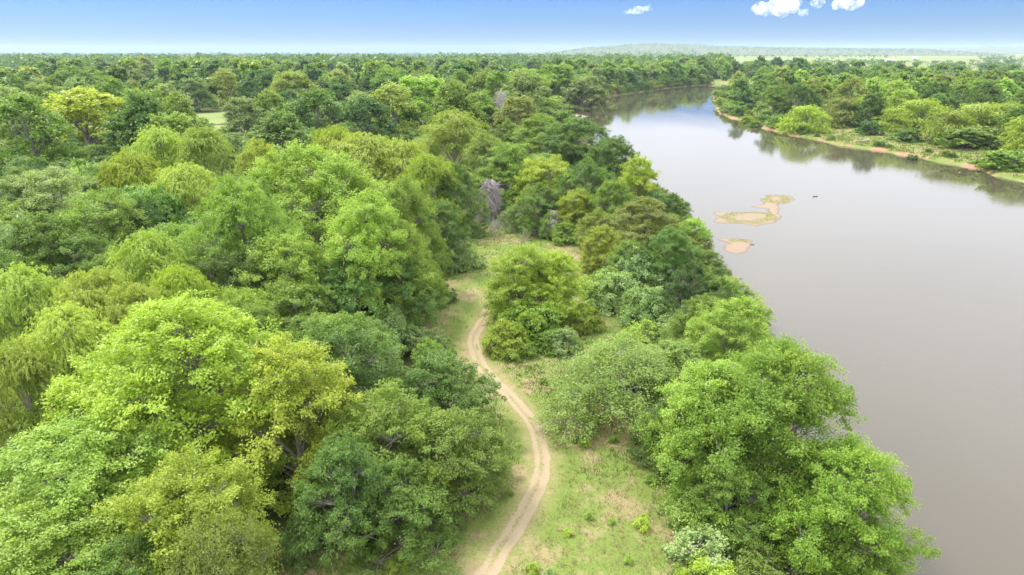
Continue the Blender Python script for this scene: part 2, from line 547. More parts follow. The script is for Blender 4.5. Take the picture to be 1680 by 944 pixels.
def make_tree(seed, H=12.0, R=6.0, base=0.22, n_lobes=16, lobe=(0.26, 0.42), sprays=480, per=110, leaf=(0.21, 0.12), spray_len=1.15,
              droop=0.25, top_pow=0.55, willow=0.0, twigs=220, multi=1, upright=0.0, gap=0.0, skew=(0, 0), flat=0.55, loose=1.0):
    """returns (trunk mesh, crown mesh): limbs run from the trunk to lobes, twigs to sprays of leaves"""
    r = np.random.default_rng(seed)
    lobes = []
    tries = 0
    while len(lobes) < n_lobes and tries < 4000:
        tries += 1
        f = base + (1 - base) * r.random() ** 0.8
        prof = ((1 - ((f - base) / (1 - base)) ** 2.2)) ** top_pow * min(1.0, 0.72 + (f - base) * 1.1)
        th = r.random() * 2 * math.pi
        rr = R * prof * (0.45 + 0.4 * r.random())
        lr = R * (lobe[0] + (lobe[1] - lobe[0]) * r.random())
        z = f * H - lr * 0.75
        z = max(z, lr * 0.45)
        p = np.array([rr * math.cos(th) + skew[0] * f * R, rr * math.sin(th) + skew[1] * f * R, z])
        if all(np.linalg.norm((p - q) * (1, 1, 1.2)) > 0.55 * (lr + s) * (1 + gap) for q, s, _ in lobes):
            lobes.append((p, lr, r.random()))
    lobes.append((np.array([skew[0] * R, skew[1] * R, H - R * 0.36]), R * 0.34, r.random()))
    C = np.array([l[0] for l in lobes]); LR = np.array([l[1] for l in lobes]); LT = np.array([l[2] for l in lobes])
    wsel = LR ** 2 / (LR ** 2).sum()
    # spray anchors on the lobes' outer skin
    n_try = sprays * 4
    li = r.choice(len(lobes), n_try, p=wsel)
    d = unit(r.normal(size=(n_try, 3)))
    d[:, 2] = np.where(d[:, 2] < -0.35, -d[:, 2], d[:, 2])
    rad = LR[li][:, None] * (0.70 + 0.40 * r.random((n_try, 1)) ** 0.7 + 0.28 * (r.random((n_try, 1)) < 0.10))
    A = C[li] + d * rad * np.array([1, 1, 0.85])
    dist = np.linalg.norm((A[:, None] - C[None]) / np.array([1, 1, 0.85]), axis=2) / LR[None]
    dist[np.arange(n_try), li] = 9
    ok = (dist.min(1) > 0.62) & (A[:, 2] > 0.25)
    A, d, li = A[ok][:sprays], d[ok][:sprays], li[ok][:sprays]
    n = len(A)
    tb = Tubes()
    tr = max(0.10, R * 0.045)
    trunks = []
    for k in range(multi):
        off = np.array([r.normal() * 0.25, r.normal() * 0.25, 0]) * (multi > 1)
        tip = np.array([r.normal() * 0.1 * R + skew[0] * R * .5, r.normal() * 0.1 * R + skew[1] * R * .5, H * 0.62]) + off * 4
        pts = curve(np.array([0, 0, -0.25]) + off, tip, r.normal(size=3) * 0.06 * R, 8)
        tb.add(pts, np.linspace(tr * 1.25, tr * 0.35, 8) / math.sqrt(multi), 7)
        trunks.append(pts)
    for k in range(len(lobes)):
        pts = trunks[k % multi]
        i0 = int(np.clip((C[k][2] * 0.55 / (H * 0.62)) * 7, 1, 6))
        b = curve(pts[i0], C[k], np.array([0, 0, 0.12 * R]) + r.normal(size=3) * 0.06 * R, 6)
        tb.add(b, np.linspace(tr * 0.42, tr * 0.12, 6), 5)
    for k in r.choice(n, min(twigs, n), replace=False):
        b = curve(C[li[k]], A[k] + d[k] * 0.25 * spray_len, r.normal(size=3) * 0.12 * LR[li[k]], 4)
        tb.add(b, np.linspace(tr * 0.10 + 0.008, 0.008, 4), 3)
    # leaves
    lv = Leaves()
    k = np.repeat(np.arange(n), per)
    N = len(k)
    ln = spray_len * (0.6 + 0.8 * r.random(n))[k]
    if willow:
        out = unit(d * np.array([1, 1, 0.25]) + r.normal(size=(n, 3)) * 0.25)[k]
        strand = r.integers(0, 9, N)
        so = r.normal(size=(n, 9, 3))[k, strand] * np.array([0.42, 0.42, 0.22]) * spray_len
        t = r.random(N)
        c = A[k] + so + out * (t * 0.55 * ln)[:, None] + np.array([0, 0, -1]) * (willow * ln * t ** 1.6)[:, None] + r.normal(size=(N, 3)) * 0.06
        c[:, 2] = np.maximum(c[:, 2], 0.1)
        ax = out * (1 - 0.8 * t)[:, None] + np.array([0, 0, -1.0]) * (0.35 + t)[:, None] + r.normal(size=(N, 3)) * 0.4
        nm = unit(d[k] + r.normal(size=(N, 3)) * 0.7 + np.array([0, 0, 0.5]))
    else:
        up0 = np.array([0, 0, 1.0])
        dd = unit(d + np.array([0, 0, 0.15 + upright]) - np.array([0, 0, droop]) + r.normal(size=(n, 3)) * 0.3)
        nrm = unit(up0 * 1.1 + d * 0.7 + r.normal(size=(n, 3)) * 0.25)
        side = unit(np.cross(nrm, dd)); nrm2 = np.cross(dd, side)
        t = r.random(N) * 1.25 - 0.45
        w = r.normal(size=N) * 0.30 * (1.1 - 0.55 * np.clip(t, 0, 1)) * loose
        h = r.normal(size=N) * 0.13 * loose * flat / 0.55
        c = A[k] + dd[k] * (t * ln)[:, None] + side[k] * (w * ln)[:, None] + nrm2[k] * (h * ln)[:, None]
        c[:, 2] -= droop * 0.45 * ln * np.clip(t, 0, 1) ** 2
        c[:, 2] = np.maximum(c[:, 2], 0.08)
        ax = dd[k] * 0.8 + side[k] * (np.sign(w) * 0.7)[:, None] + r.normal(size=(N, 3)) * 0.5 - np.array([0, 0, droop])
        nm = unit(nrm[k] + r.normal(size=(N, 3)) * 0.5)
    sz = 0.65 + 0.7 * r.random(N)
    tint = np.clip(0.5 + 0.30 * r.normal(size=n), 0, 1)[k] * 0.55 + LT[li][k] * 0.22 + r.random(N) * 0.23
    lv.add(c, ax, nm, leaf[0] * sz, leaf[1] * sz, tint)
    return tb.mesh('trunk'), lv.mesh('crown')

# name: (trunk mesh, crown mesh, H, R)
PROTO = {}
def proto(name, seed, **kw):
    t, c = make_tree(seed, **kw)
    for me in (t, c):
        me.materials.append(None)
    PROTO[name] = (t, c, kw.get('H', 12.0), kw.get('R', 6.0))

proto('round_a', 1, per=165, leaf=(0.175, 0.105), base=0.1)
proto('round_b', 2, n_lobes=22, lobe=(0.22, 0.36), gap=0.05, per=165, leaf=(0.175, 0.105), base=0.08)
proto('round_c', 3, n_lobes=16, lobe=(0.26, 0.42), H=11, top_pow=0.45, per=160, leaf=(0.175, 0.105), base=0.08)
proto('spread', 4, H=12, R=8.5, n_lobes=26, lobe=(0.17, 0.30), sprays=780, per=150, leaf=(0.18, 0.105), base=0.10, skew=(0.26, -0.05), spray_len=1.25, twigs=320)
proto('big', 5, H=15, R=9, n_lobes=26, lobe=(0.20, 0.33), sprays=860, per=150, leaf=(0.205, 0.115), spray_len=1.25, twigs=300, base=0.10)
proto('dense_a', 6, H=9, R=5, base=0.05, n_lobes=18, sprays=430, per=135, leaf=(0.155, 0.09), spray_len=0.9, multi=3)
proto('dense_b', 7, H=8, R=5, base=0.03, n_lobes=16, lobe=(0.25, 0.40), sprays=420, per=130, leaf=(0.155, 0.09), spray_len=0.85, multi=4, droop=0.4)
proto('airy', 8, H=6.5, R=5.5, base=0.12, n_lobes=20, lobe=(0.18, 0.28), sprays=460, per=85, leaf=(0.15, 0.08), spray_len=1.1, multi=4, upright=0.3, gap=0.12, twigs=330, loose=1.3)
proto('willow_a', 9, H=12, R=5.5, n_lobes=20, lobe=(0.18, 0.32), sprays=420, per=115, leaf=(0.27, 0.075), spray_len=1.25, willow=0.55, base=0.1, gap=0.12)
proto('willow_b', 10, H=11, R=5, n_lobes=18, lobe=(0.17, 0.30), sprays=400, per=110, leaf=(0.27, 0.075), spray_len=1.15, willow=0.45, base=0.08, multi=2, gap=0.2)
proto('vine_a', 12, H=5, R=3.6, base=0.0, n_lobes=16, lobe=(0.28, 0.44), sprays=300, per=70, leaf=(0.20, 0.17), spray_len=0.8, droop=0.9, multi=3, twigs=120)
proto('vine_b', 13, H=4, R=3.6, base=0.0, n_lobes=14, lobe=(0.26, 0.42), sprays=260, per=70, leaf=(0.19, 0.16), spray_len=0.8, droop=0.7, multi=3, twigs=120)
proto('shrub_a', 14, H=2.4, R=1.7, base=0.0, n_lobes=10, lobe=(0.3, 0.48), sprays=110, per=70, leaf=(0.12, 0.07), spray_len=0.5, multi=4, upright=0.5, twigs=80)
proto('shrub_b', 15, H=2.0, R=1.8, base=0.0, n_lobes=9, lobe=(0.25, 0.42), sprays=90, per=60, leaf=(0.13, 0.08), spray_len=0.55, multi=4, upright=0.7, gap=0.2, twigs=80, loose=1.2)
# medium detail (150 - 420 m) and low detail (beyond)
for i in range(4):
    proto('mid_%d' % i, 30 + i, H=20, R=(10.5, 9.5, 11, 9)[i], n_lobes=(24, 20, 28, 18)[i], lobe=((0.18, 0.32), (0.22, 0.36), (0.16, 0.28), (0.24, 0.4))[i],
          sprays=360, per=42, leaf=(0.62, 0.40), spray_len=1.9, twigs=60, base=0.04, flat=0.7)
proto('mid_willow', 36, H=12, R=6.5, n_lobes=20, lobe=(0.22, 0.34), sprays=300, per=46, leaf=(0.5, 0.2), spray_len=1.7, willow=0.6, base=0.06, twigs=60, multi=2)
proto('mid_bush', 37, H=4, R=3, base=0.0, n_lobes=12, lobe=(0.3, 0.45), sprays=110, per=36, leaf=(0.36, 0.24), spray_len=0.8, multi=3, twigs=20)
for i in range(3):
    proto('low_%d' % i, 50 + i, H=20, R=(10.5, 9.5, 11)[i], n_lobes=(20, 16, 24)[i], lobe=((0.2, 0.34), (0.24, 0.38), (0.17, 0.3))[i],
          sprays=190, per=20, leaf=(1.5, 1.0), spray_len=2.4, twigs=0, base=0.02, flat=0.8)

TREES, ROOTS = [], []      # (x, y, crown radius) and the Empty of each

def place(pname, x, y, height, radius, leafk, name, label, cat, group=None, bark='grey', rot=None, sink=0.1, yscale=1.0):
    t, c, H, R = PROTO[pname]
    root = bpy.data.objects.new(name, None)
    COL.objects.link(root)
    root.empty_display_size = 0.5
    root.location = (x, y, gz(x, y) - sink)
    root.rotation_euler = (0, 0, random.random() * 6.283 if rot is None else rot)
    s = radius / R
    root.scale = (s, s * yscale, height / H)
    woody = 'bush' in name or 'shrub' in name or 'vine' in name
    for me, nm, mt in ((t, 'stems' if woody else 'trunk', BARK[bark]), (c, 'foliage' if woody else 'crown', LEAF[leafk])):
        o = bpy.data.objects.new(nm, me)
        COL.objects.link(o)
        o.parent = root
        o.material_slots[0].link = 'OBJECT'
        o.material_slots[0].material = mt
    tag(root, label, cat, group)
    TREES.append((x, y, radius)); ROOTS.append(root); root['h'] = height
    return root

def place_apex(u, v, h, wpx, pname, leafk, name, label, cat='tree', group=None, **kw):
    """crown top seen at (u, v); the tree's usual height h fixes how far away it stands"""
    x, y = on_plane(u, v, h * 0.96)
    r = wpx * (0.535 if h > 5 else 0.5) * depth_of(x, y, h * 0.6) / F_PX
    return place(pname, x, y, h, r, leafk, name, label, cat, group, **kw)

NEAR = [
 # ---- left foreground
 (300, 505, 14, 410, 'big', 'bright', 'broadleaf_tree', 'huge bright green spreading tree with pale twigs, left of the dirt track'),
 (462, 580, 11.5, 250, 'round_b', 'yellow', 'broadleaf_tree', 'yellow-green tree against the right flank of the huge bright green tree'),
 (110, 715, 9.0, 300, 'round_a', 'fresh', 'broadleaf_tree', 'fresh green rounded tree between the willow stand and the huge spreading tree'),
 (300, 780, 8.5, 260, 'round_c', 'bright', 'broadleaf_tree', 'bright green tree tucked under the huge spreading tree'),
 (345, 868, 7.0, 210, 'airy', 'olive', 'broadleaf_tree', 'feathery olive tree at the grass edge under the bright green tree'),
 (55, 850, 7.0, 290, 'round_b', 'fresh', 'broadleaf_tree', 'fresh green low tree in front of the fresh green rounded tree'),
 (205, 905, 6.0, 220, 'dense_a', 'mid', 'broadleaf_tree', 'mid green dense low tree beside the feathery olive tree'),
 (575, 552, 9.5, 210, 'dense_a', 'dark', 'broadleaf_tree', 'dark green dense tree behind the thicket left of the track'),
 (722, 590, 7.5, 190, 'dense_b', 'dark', 'broadleaf_tree', 'dark green dense tree leaning toward the bend of the track'),
 (625, 655, 8.5, 230, 'dense_a', 'mid', 'broadleaf_tree', 'mid green dense tree in the middle of the thicket left of the track'),
 (738, 690, 7.0, 215, 'dense_b', 'mid', 'broadleaf_tree', 'low spreading tree reaching its branches to the narrow of the track'),
 (560, 740, 7.5, 190, 'dense_b', 'dark', 'broadleaf_tree', 'dark green tree between the yellow-green tree and the thicket'),
 (655, 775, 5.5, 190, 'dense_a', 'mid', 'broadleaf_tree', 'mid green low tree whose skirt touches the lawn left of the track'),
 # ---- willow stand on the left
 (235, 392, 13, 150, 'willow_a', 'willow', 'willow_tree', 'tall pale willow at the head of the willow stand'),
 (150, 455, 12, 170, 'willow_b', 'willow', 'willow_tree', 'pale drooping willow in the middle of the willow stand'),
 (25, 450, 12, 170, 'willow_a', 'willow', 'willow_tree', 'pale willow on the outer side of the willow stand'),
 (95, 520, 11.5, 190, 'willow_a', 'willow', 'willow_tree', 'broad drooping willow in front of the other willows of the stand'),
 (15, 575, 10.5, 150, 'willow_b', 'willow', 'willow_tree', 'low willow at the foot of the broad drooping willow'),
 (215, 480, 11, 150, 'willow_b', 'willow', 'willow_tree', 'willow touching the back of the huge bright green tree'),
 (290, 445, 11, 130, 'willow_a', 'bright', 'willow_tree', 'brighter green willow between the willow stand and the giant pale tree'),
 # ---- giant pale trees, centre left
 (505, 250, 19, 290, 'big', 'fresh', 'broadleaf_tree', 'giant pale green tree towering over the left woodland'),
 (385, 310, 17, 220, 'big', 'fresh', 'broadleaf_tree', 'tall pale green tree beside the giant one, toward the willows'),
 (600, 330, 15.5, 170, 'round_a', 'fresh', 'broadleaf_tree', 'pale green tree on the clearing side of the giant tree'),
 (655, 305, 15, 130, 'round_c', 'mid', 'broadleaf_tree', 'mid green tree behind the clearing side of the giant tree'),
 (655, 372, 12, 130, 'round_b', 'mid', 'broadleaf_tree', 'mid green tree overhanging the back of the clearing'),
 (455, 400, 12, 180, 'round_a', 'fresh', 'broadleaf_tree', 'lower pale tree in front of the giant tree'),
 (565, 420, 10, 190, 'dense_a', 'dark', 'broadleaf_tree', 'dark vine-hung tree at the foot of the giant tree'),
 (648, 430, 8.5, 140, 'dense_b', 'dark', 'broadleaf_tree', 'dark tree with a skirt to the ground at the clearing edge'),
 (480, 470, 9, 170, 'dense_b', 'mid', 'broadleaf_tree', 'mid green tree in the shade below the lower pale tree'),
 (395, 480, 8.5, 130, 'round_c', 'fresh', 'broadleaf_tree', 'small fresh tree between the willows and the dark vine-hung tree'),
 # ---- yellow willows behind
 (262, 212, 17, 120, 'willow_a', 'willow', 'willow_tree', 'tall yellowish willow below the meadow gap in the forest'),
 (330, 215, 17, 110, 'willow_b', 'willow', 'willow_tree', 'thin-topped yellowish willow right of the meadow gap'),
 (215, 255, 15, 120, 'willow_b', 'bright', 'willow_tree', 'green willow on the outer flank of the tall yellowish willow'),
 (300, 275, 14, 130, 'willow_a', 'willow', 'willow_tree', 'lower willow in front of the two tall yellowish willows'),
 (600, 225, 16, 150, 'willow_b', 'willow', 'willow_tree', 'yellowish willow behind the giant pale green tree'),
 (660, 235, 15, 120, 'willow_a', 'willow', 'willow_tree', 'yellowish willow next to the bright willow dome'),
 (742, 187, 17, 125, 'willow_a', 'willow', 'willow_tree', 'bright yellowish willow dome standing above its neighbours'),
 (700, 260, 14, 110, 'willow_b', 'yellow', 'willow_tree', 'yellow-green willow in front of the bright willow dome'),
 (430, 240, 16, 110, 'round_a', 'bright', 'broadleaf_tree', 'bright tree behind the shoulder of the giant pale tree'),
 (545, 215, 16.5, 100, 'willow_a', 'bright', 'willow_tree', 'green willow peeping over the giant pale tree'),
 # ---- left middle
 (75, 285, 14, 190, 'round_b', 'grey', 'broadleaf_tree', 'grey-green feathery tree at the wood behind the willow stand'),
 (155, 325, 13, 180, 'round_c', 'mid', 'broadleaf_tree', 'rounded mid green tree behind the pale willows'),
 (55, 360, 12.5, 170, 'round_a', 'mid', 'broadleaf_tree', 'mid green tree above the outer willow'),
 (130, 265, 14, 100, 'vine_a', 'vine', 'broadleaf_tree', 'bluish vine-smothered tree beside the grey-green feathery tree'),
 (215, 335, 11, 110, 'dense_a', 'deep', 'broadleaf_tree', 'very dark tree in the hollow behind the tall pale willow'),
 (10, 300, 13, 130, 'round_b', 'grey', 'broadleaf_tree', 'grey-green tree at the outer end of the left wood'),
 (250, 310, 12, 110, 'vine_a', 'dark', 'broadleaf_tree', 'dark vine-clad tree between the two willow groups'),
 (130, 390, 10.5, 150, 'dense_b', 'dark', 'broadleaf_tree', 'dark green tree directly behind the middle willows'),
 # ---- middle: behind the clearing
 (748, 275, 12, 90, 'dense_a', 'dark', 'broadleaf_tree', 'dark tree beside the grey dead vine tangle'),
 (835, 240, 13, 130, 'round_b', 'mid', 'broadleaf_tree', 'mid green tree behind the grey dead vine tangle'),
 (795, 225, 14, 100, 'round_a', 'olive', 'broadleaf_tree', 'olive tree behind the yellow-green willow'),
 (895, 262, 11.5, 120, 'round_c', 'yellow', 'broadleaf_tree', 'yellow-green tree at the back of the clearing'),
 (885, 305, 8.5, 90, 'dense_a', 'dark', 'broadleaf_tree', 'dark tree closing off the back of the clearing'),
 (722, 335, 10, 100, 'dense_b', 'dark', 'broadleaf_tree', 'dark tree left of the grey dead vine tangle'),
 (890, 192, 15, 110, 'round_b', 'mid', 'broadleaf_tree', 'mid green riverside tree near the gravel spit'),
 (948, 200, 14.5, 130, 'round_a', 'dark', 'broadleaf_tree', 'dark green rounded tree on the river bank past the gravel spit'),
 (1003, 232, 13, 110, 'round_c', 'dark', 'broadleaf_tree', 'dark riverside tree beside the bulging yellow-green tree'),
 (1048, 262, 11.5, 80, 'round_b', 'yellow', 'broadleaf_tree', 'yellow-green tree bulging out over the river'),
 (960, 268, 12, 110, 'dense_a', 'dark', 'broadleaf_tree', 'dark tree behind the riverside row'),
 (1005, 300, 10, 90, 'dense_b', 'mid', 'broadleaf_tree', 'mid green tree under the bulging yellow-green tree'),
 (945, 315, 8, 80, 'round_c', 'yellow', 'broadleaf_tree', 'small yellow-green tree at the clearing corner'),
 (985, 345, 7, 70, 'dense_a', 'olive', 'broadleaf_tree', 'olive low tree beside the small yellow-green tree'),
 (1065, 328, 9.5, 130, 'round_b', 'olive', 'broadleaf_tree', 'olive grey riverside tree with a wide crown'),
 (1105, 378, 9, 90, 'round_a', 'dark', 'broadleaf_tree', 'dark riverside tree next to the wide olive grey crown'),
 (990, 372, 7, 80, 'round_b', 'yellow', 'broadleaf_tree', 'yellow-green small tree above the vine mounds'),
 (1035, 395, 7, 90, 'dense_b', 'mid', 'broadleaf_tree', 'mid green tree behind the vine mounds'),
 (1140, 440, 8, 100, 'dense_a', 'deep', 'broadleaf_tree', 'very dark tree on the bank leaning to the water'),
 # ---- centre island tree
 (855, 412, 9.0, 140, 'round_c', 'bright', 'broadleaf_tree', 'leafy yellow-green tree alone in the clearing beside the track'),
 (912, 418, 8.5, 125, 'round_b', 'bright', 'broadleaf_tree', 'leafy tree grown into the lone yellow-green tree of the clearing'),
 # ---- right foreground
 (1212, 498, 9.0, 150, 'round_a', 'fresh', 'broadleaf_tree', 'fresh green small tree on the bank behind the big overhanging tree'),
 (1160, 495, 6.5, 120, 'round_b', 'mid', 'broadleaf_tree', 'mid green bank tree between the pale leafy mound and the fresh green small tree'),
 (1185, 462, 7.0, 90, 'dense_a', 'dark', 'broadleaf_tree', 'dark bank tree just past the fresh green small tree'),
 (1245, 588, 11.0, 340, 'spread', 'river', 'broadleaf_tree', 'big spreading tree overhanging the river at the grass lawn'),
 (1372, 705, 8.5, 290, 'spread', 'river', 'broadleaf_tree', 'low spreading tree arching from the bank out over the water'),
 (1430, 800, 5.0, 180, 'dense_b', 'river', 'broadleaf_tree', 'low leafy tree drooping its skirt into the river'),
 (1110, 570, 5.5, 150, 'round_b', 'soft', 'broadleaf_tree', 'soft green tree behind the airy see-through tree'),
 (1175, 605, 9.0, 200, 'round_b', 'fresh', 'broadleaf_tree', 'fresh green tree between the airy tree and the big overhanging tree'),
 (1268, 560, 9.5, 170, 'round_b', 'river', 'broadleaf_tree', 'rounded green tree behind the big overhanging tree'),
 (1025, 575, 6.5, 270, 'airy', 'soft', 'broadleaf_tree', 'airy soft green see-through tree right of the track'),
 (1125, 665, 5.5, 140, 'dense_b', 'dark', 'broadleaf_tree', 'dark green low tree between the airy tree and the big overhanging tree'),
 (1210, 760, 5.5, 150, 'dense_a', 'mid', 'broadleaf_tree', 'mid green low tree under the big overhanging tree by the lawn'),
]
for (u, v, h, w, pn, lf, nm, lb) in NEAR:
    place_apex(u, v, h, w, pn, lf, nm, lb, 'willow' if 'willow' in nm else 'tree', **({'rot': 0.0} if pn == 'spread' else {}))

BUSHES = [
 (748, 395, 4.2, 85, 'vine_a', 'vine', 'vine_covered_bush', 'vine-covered bush drooping over the back of the clearing'),
 (640, 510, 4.5, 100, 'vine_b', 'vine', 'vine_covered_bush', 'pale vine-covered bush left of the clearing above the thicket'),
 (700, 545, 2.6, 70, 'shrub_a', 'grey', 'bush', 'grey-green twiggy bush where the track enters the bend'),
 (703, 450, 4.0, 80, 'vine_a', 'dark', 'vine_covered_bush', 'dark vine-covered bush at the clearing edge'),
 (1000, 440, 5.0, 100, 'vine_a', 'vine', 'vine_covered_bush', 'dark-sided vine mound near the lone clearing tree'),
 (1050, 412, 6.0, 110, 'vine_b', 'vine', 'vine_covered_bush', 'tall pale vine mound with a pointed top'),
 (1068, 472, 4.8, 95, 'vine_a', 'vine', 'vine_covered_bush', 'rounded pale vine mound in front of the pointed one'),
 (1120, 512, 3.6, 90, 'vine_b', 'pale', 'vine_covered_bush', 'pale leafy leafed mound toward the bank'),
 (925, 540, 2.6, 60, 'vine_b', 'pale', 'vine_covered_bush', 'pale leafy bush at the foot of the lone clearing tree'),
 (830, 530, 3.4, 80, 'vine_b', 'yellow', 'bush', 'yellow-green bush at the foot of the lone clearing tree'),
 (870, 500, 4.5, 120, 'vine_a', 'river', 'bush', 'leafy green skirt bush beneath the lone clearing tree'),
 (960, 500, 3.2, 60, 'vine_a', 'yellow', 'bush', 'yellow-green bush at the river side of the lone clearing tree'),
 (1150, 815, 2.6, 120, 'shrub_a', 'fresh', 'bush', 'fresh green bush on the lawn under the overhanging tree'),
 (1150, 885, 1.8, 130, 'shrub_b', 'pale', 'bush', 'pale-leafed bush at the lawn edge'),
 (1215, 850, 2.4, 90, 'shrub_a', 'mid', 'bush', 'mid green bush beside the pale-leafed bush'),
 (1170, 925, 1.4, 100, 'shrub_b', 'bright', 'bush', 'bright green low bush in front of the pale-leafed bush'),
 (1250, 905, 1.8, 110, 'shrub_b', 'mid', 'bush', 'grassy green bush at the top of the bank'),
 (905, 345, 5.0, 40, 'vine_a', 'vine', 'vine_covered_bush', 'slim vine-covered stump at the far corner of the clearing'),
 (930, 365, 3.5, 55, 'vine_b', 'mid', 'vine_covered_bush', 'low vine heap beside the slim vine-covered stump'),
 (850, 338, 4.0, 80, 'airy', 'grey', 'bush', 'twiggy grey-green bush below the grey dead vine tangle'),
 (775, 365, 2.5, 45, 'airy', 'grey', 'bush', 'grey twiggy bush on the left rim of the back clearing'),
 (1100, 585, 3.0, 110, 'shrub_a', 'fresh', 'bush', 'fresh bush behind the airy see-through tree'),
 (1185, 545, 4.0, 120, 'dense_b', 'fresh', 'bush', 'fresh green bush beside the fresh green small tree on the bank'),
 (1060, 535, 2.4, 90, 'shrub_b', 'fresh', 'bush', 'low fresh bush at the foot of the pale vine mounds'),
]
for (u, v, h, w, pn, lf, nm, lb) in BUSHES:
    place_apex(u, v, h, w, pn, lf, nm, lb, 'bush')
HAND = len(TREES)

# ---- understory bushes filling the left wood's floor
def project(x, y, z):
    dz = z - CAM_H
    dp = y * cP - dz * sP
    return 840 + F_PX * x / dp, 472 - F_PX * (dz * cP + y * sP) / dp

def free(x, y, r, k=0.62):
    for tx, ty, tr in TREES:
        if (x - tx) ** 2 + (y - ty) ** 2 < (k * (r + tr)) ** 2:
            return False
    return True

def in_zone(x, y, zones, m=0.0):
    return any(((x - a) / (rx + m)) ** 2 + ((y - b) / (ry + m)) ** 2 < 1 for a, b, rx, ry in zones)

cl_in = lambda x, y: bool(inside_poly(np.array([x]), np.array([y]), CLEAR)[0])
cl_d = lambda x, y: float(seg_dist(np.array([x]), np.array([y]), CLEAR, True)[0])
seg_d = lambda x, y, pts: float(seg_dist(np.array([x]), np.array([y]), pts)[0])
rsd = lambda x, y: float(river_sd(np.array([x]), np.array([y]))[0])
GAP = on_plane(75, 690, 0)

n = 0
for _ in range(5000):
    y = random.uniform(26, 260); x = random.uniform(-0.85 * y - 6, 0.33 * y + 16)
    h = random.uniform(3.0, 6.5) * (1.35 if y > 60 and cl_d(x, y) > 12 else 1.0); r = h * random.uniform(0.5, 0.7)
    if cl_in(x, y) or cl_d(x, y) < r * 0.8 or rsd(x, y) < 2.5 or math.hypot(x - GAP[0], y - GAP[1]) < 5 or in_zone(x, y, MEADOW):
        continue
    if x > 14 and y < 60: continue
    if y < 36 and x > -16: continue
    if x < -8 and y < 110 and cl_d(x, y) > 5: h *= 1.4; r *= 1.4
    if not free(x, y, r, 0.36): continue
    lf = random.choice(['mid', 'dark', 'fresh', 'mid', 'vine'])
    nm = {'mid': 'mid green', 'dark': 'dark green', 'fresh': 'fresh green', 'vine': 'pale vine-covered'}[lf]
    place(random.choice(['dense_a', 'dense_b']) if lf != 'vine' else 'vine_a', x, y, h, r, lf, 'understory_bush',
          nm + ' understory bush between the trees of the left wood', 'bush', nm + ' understory bushes in the left wood')
    n += 1
    if n >= 300: break

# ---- shrubs along the water's edge below the riverside trees
LB = resample(np.array(left_bank), 1.0)
i = 0
while i < len(LB) - 1:
    p = LB[i]; tdir = LB[i + 1] - p; tdir /= np.linalg.norm(tdir) + 1e-9
    nl = np.array([-tdir[1], tdir[0]])
    dcam = math.hypot(*p)
    q = p + nl * random.uniform(2.0, 4.5)
    if rsd(*q) < 0: q = p - nl * 3
    h = random.uniform(1.8, 4.5) * (1 + min(dcam, 400) / 400)
    pn = 'dense_b' if dcam < 150 else 'mid_bush'
    if dcam > 45 or random.random() < 0.4:
        lf = random.choice(['mid', 'dark', 'olive'])
        look = {'mid': 'mid green', 'dark': 'dark green', 'olive': 'dusty olive'}[lf] + (' low' if h < 4.5 else ' tall')
        place(pn, q[0], q[1], h, h * random.uniform(0.6, 0.8), lf, 'bank_bush',
              look + ' bush rooted in the left river bank at the waterline', 'bush', look + ' bushes along the left waterline')
    i += int(max(3, h * 1.1))

# ---- named trees of the middle and far left forest
FAR = [
 (135, 152, 20, 180, 'mid_2', 'yellow', 'wide olive-lit pecan dome in front of the left forest'),
 (30, 165, 20, 140, 'mid_0', 'mid', 'broad tree beside the wide olive-lit dome'),
 (235, 150, 20, 110, 'mid_1', 'mid', 'rounded tree on the meadow side of the olive-lit dome'),
 (282, 165, 18, 80, 'mid_3', 'mid', 'smaller rounded tree at the rim of the meadow gap'),
 (350, 103, 25, 100, 'mid_0', 'deep', 'tall dark tree standing in the meadow gap'),
 (425, 101, 25, 95, 'mid_1', 'mid', 'tall lighter tree beside the tall dark tree of the meadow gap'),
 (450, 190, 15, 110, 'mid_3', 'dark', 'dark tree below the two tall meadow trees'),
 (520, 152, 19, 130, 'mid_0', 'dark', 'dark dome behind the giant pale tree'),
 (600, 165, 17, 110, 'mid_2', 'deep', 'very dark dome beside the light crown above the willows'),
 (690, 128, 22, 140, 'mid_1', 'fresh', 'large light green crown above the yellowish willows'),
 (745, 142, 20, 90, 'mid_3', 'mid', 'mid green crown touching the large light green one'),
 (800, 122, 21, 110, 'mid_2', 'mid', 'mid green crown behind the grey dead tree'),
 (860, 118, 22, 120, 'mid_0', 'mid', 'broad crown near the upstream left bank'),
 (915, 108, 23, 90, 'mid_1', 'mid', 'riverside crown upstream of the gravel spit'),
 (955, 118, 20, 80, 'mid_3', 'grey', 'grey-green riverside crown upstream of the gravel spit'),
]
for (u, v, h, w, pn, lf, lb) in FAR:
    place_apex(u, v, h, w, pn, lf, 'broadleaf_tree', lb, 'tree')

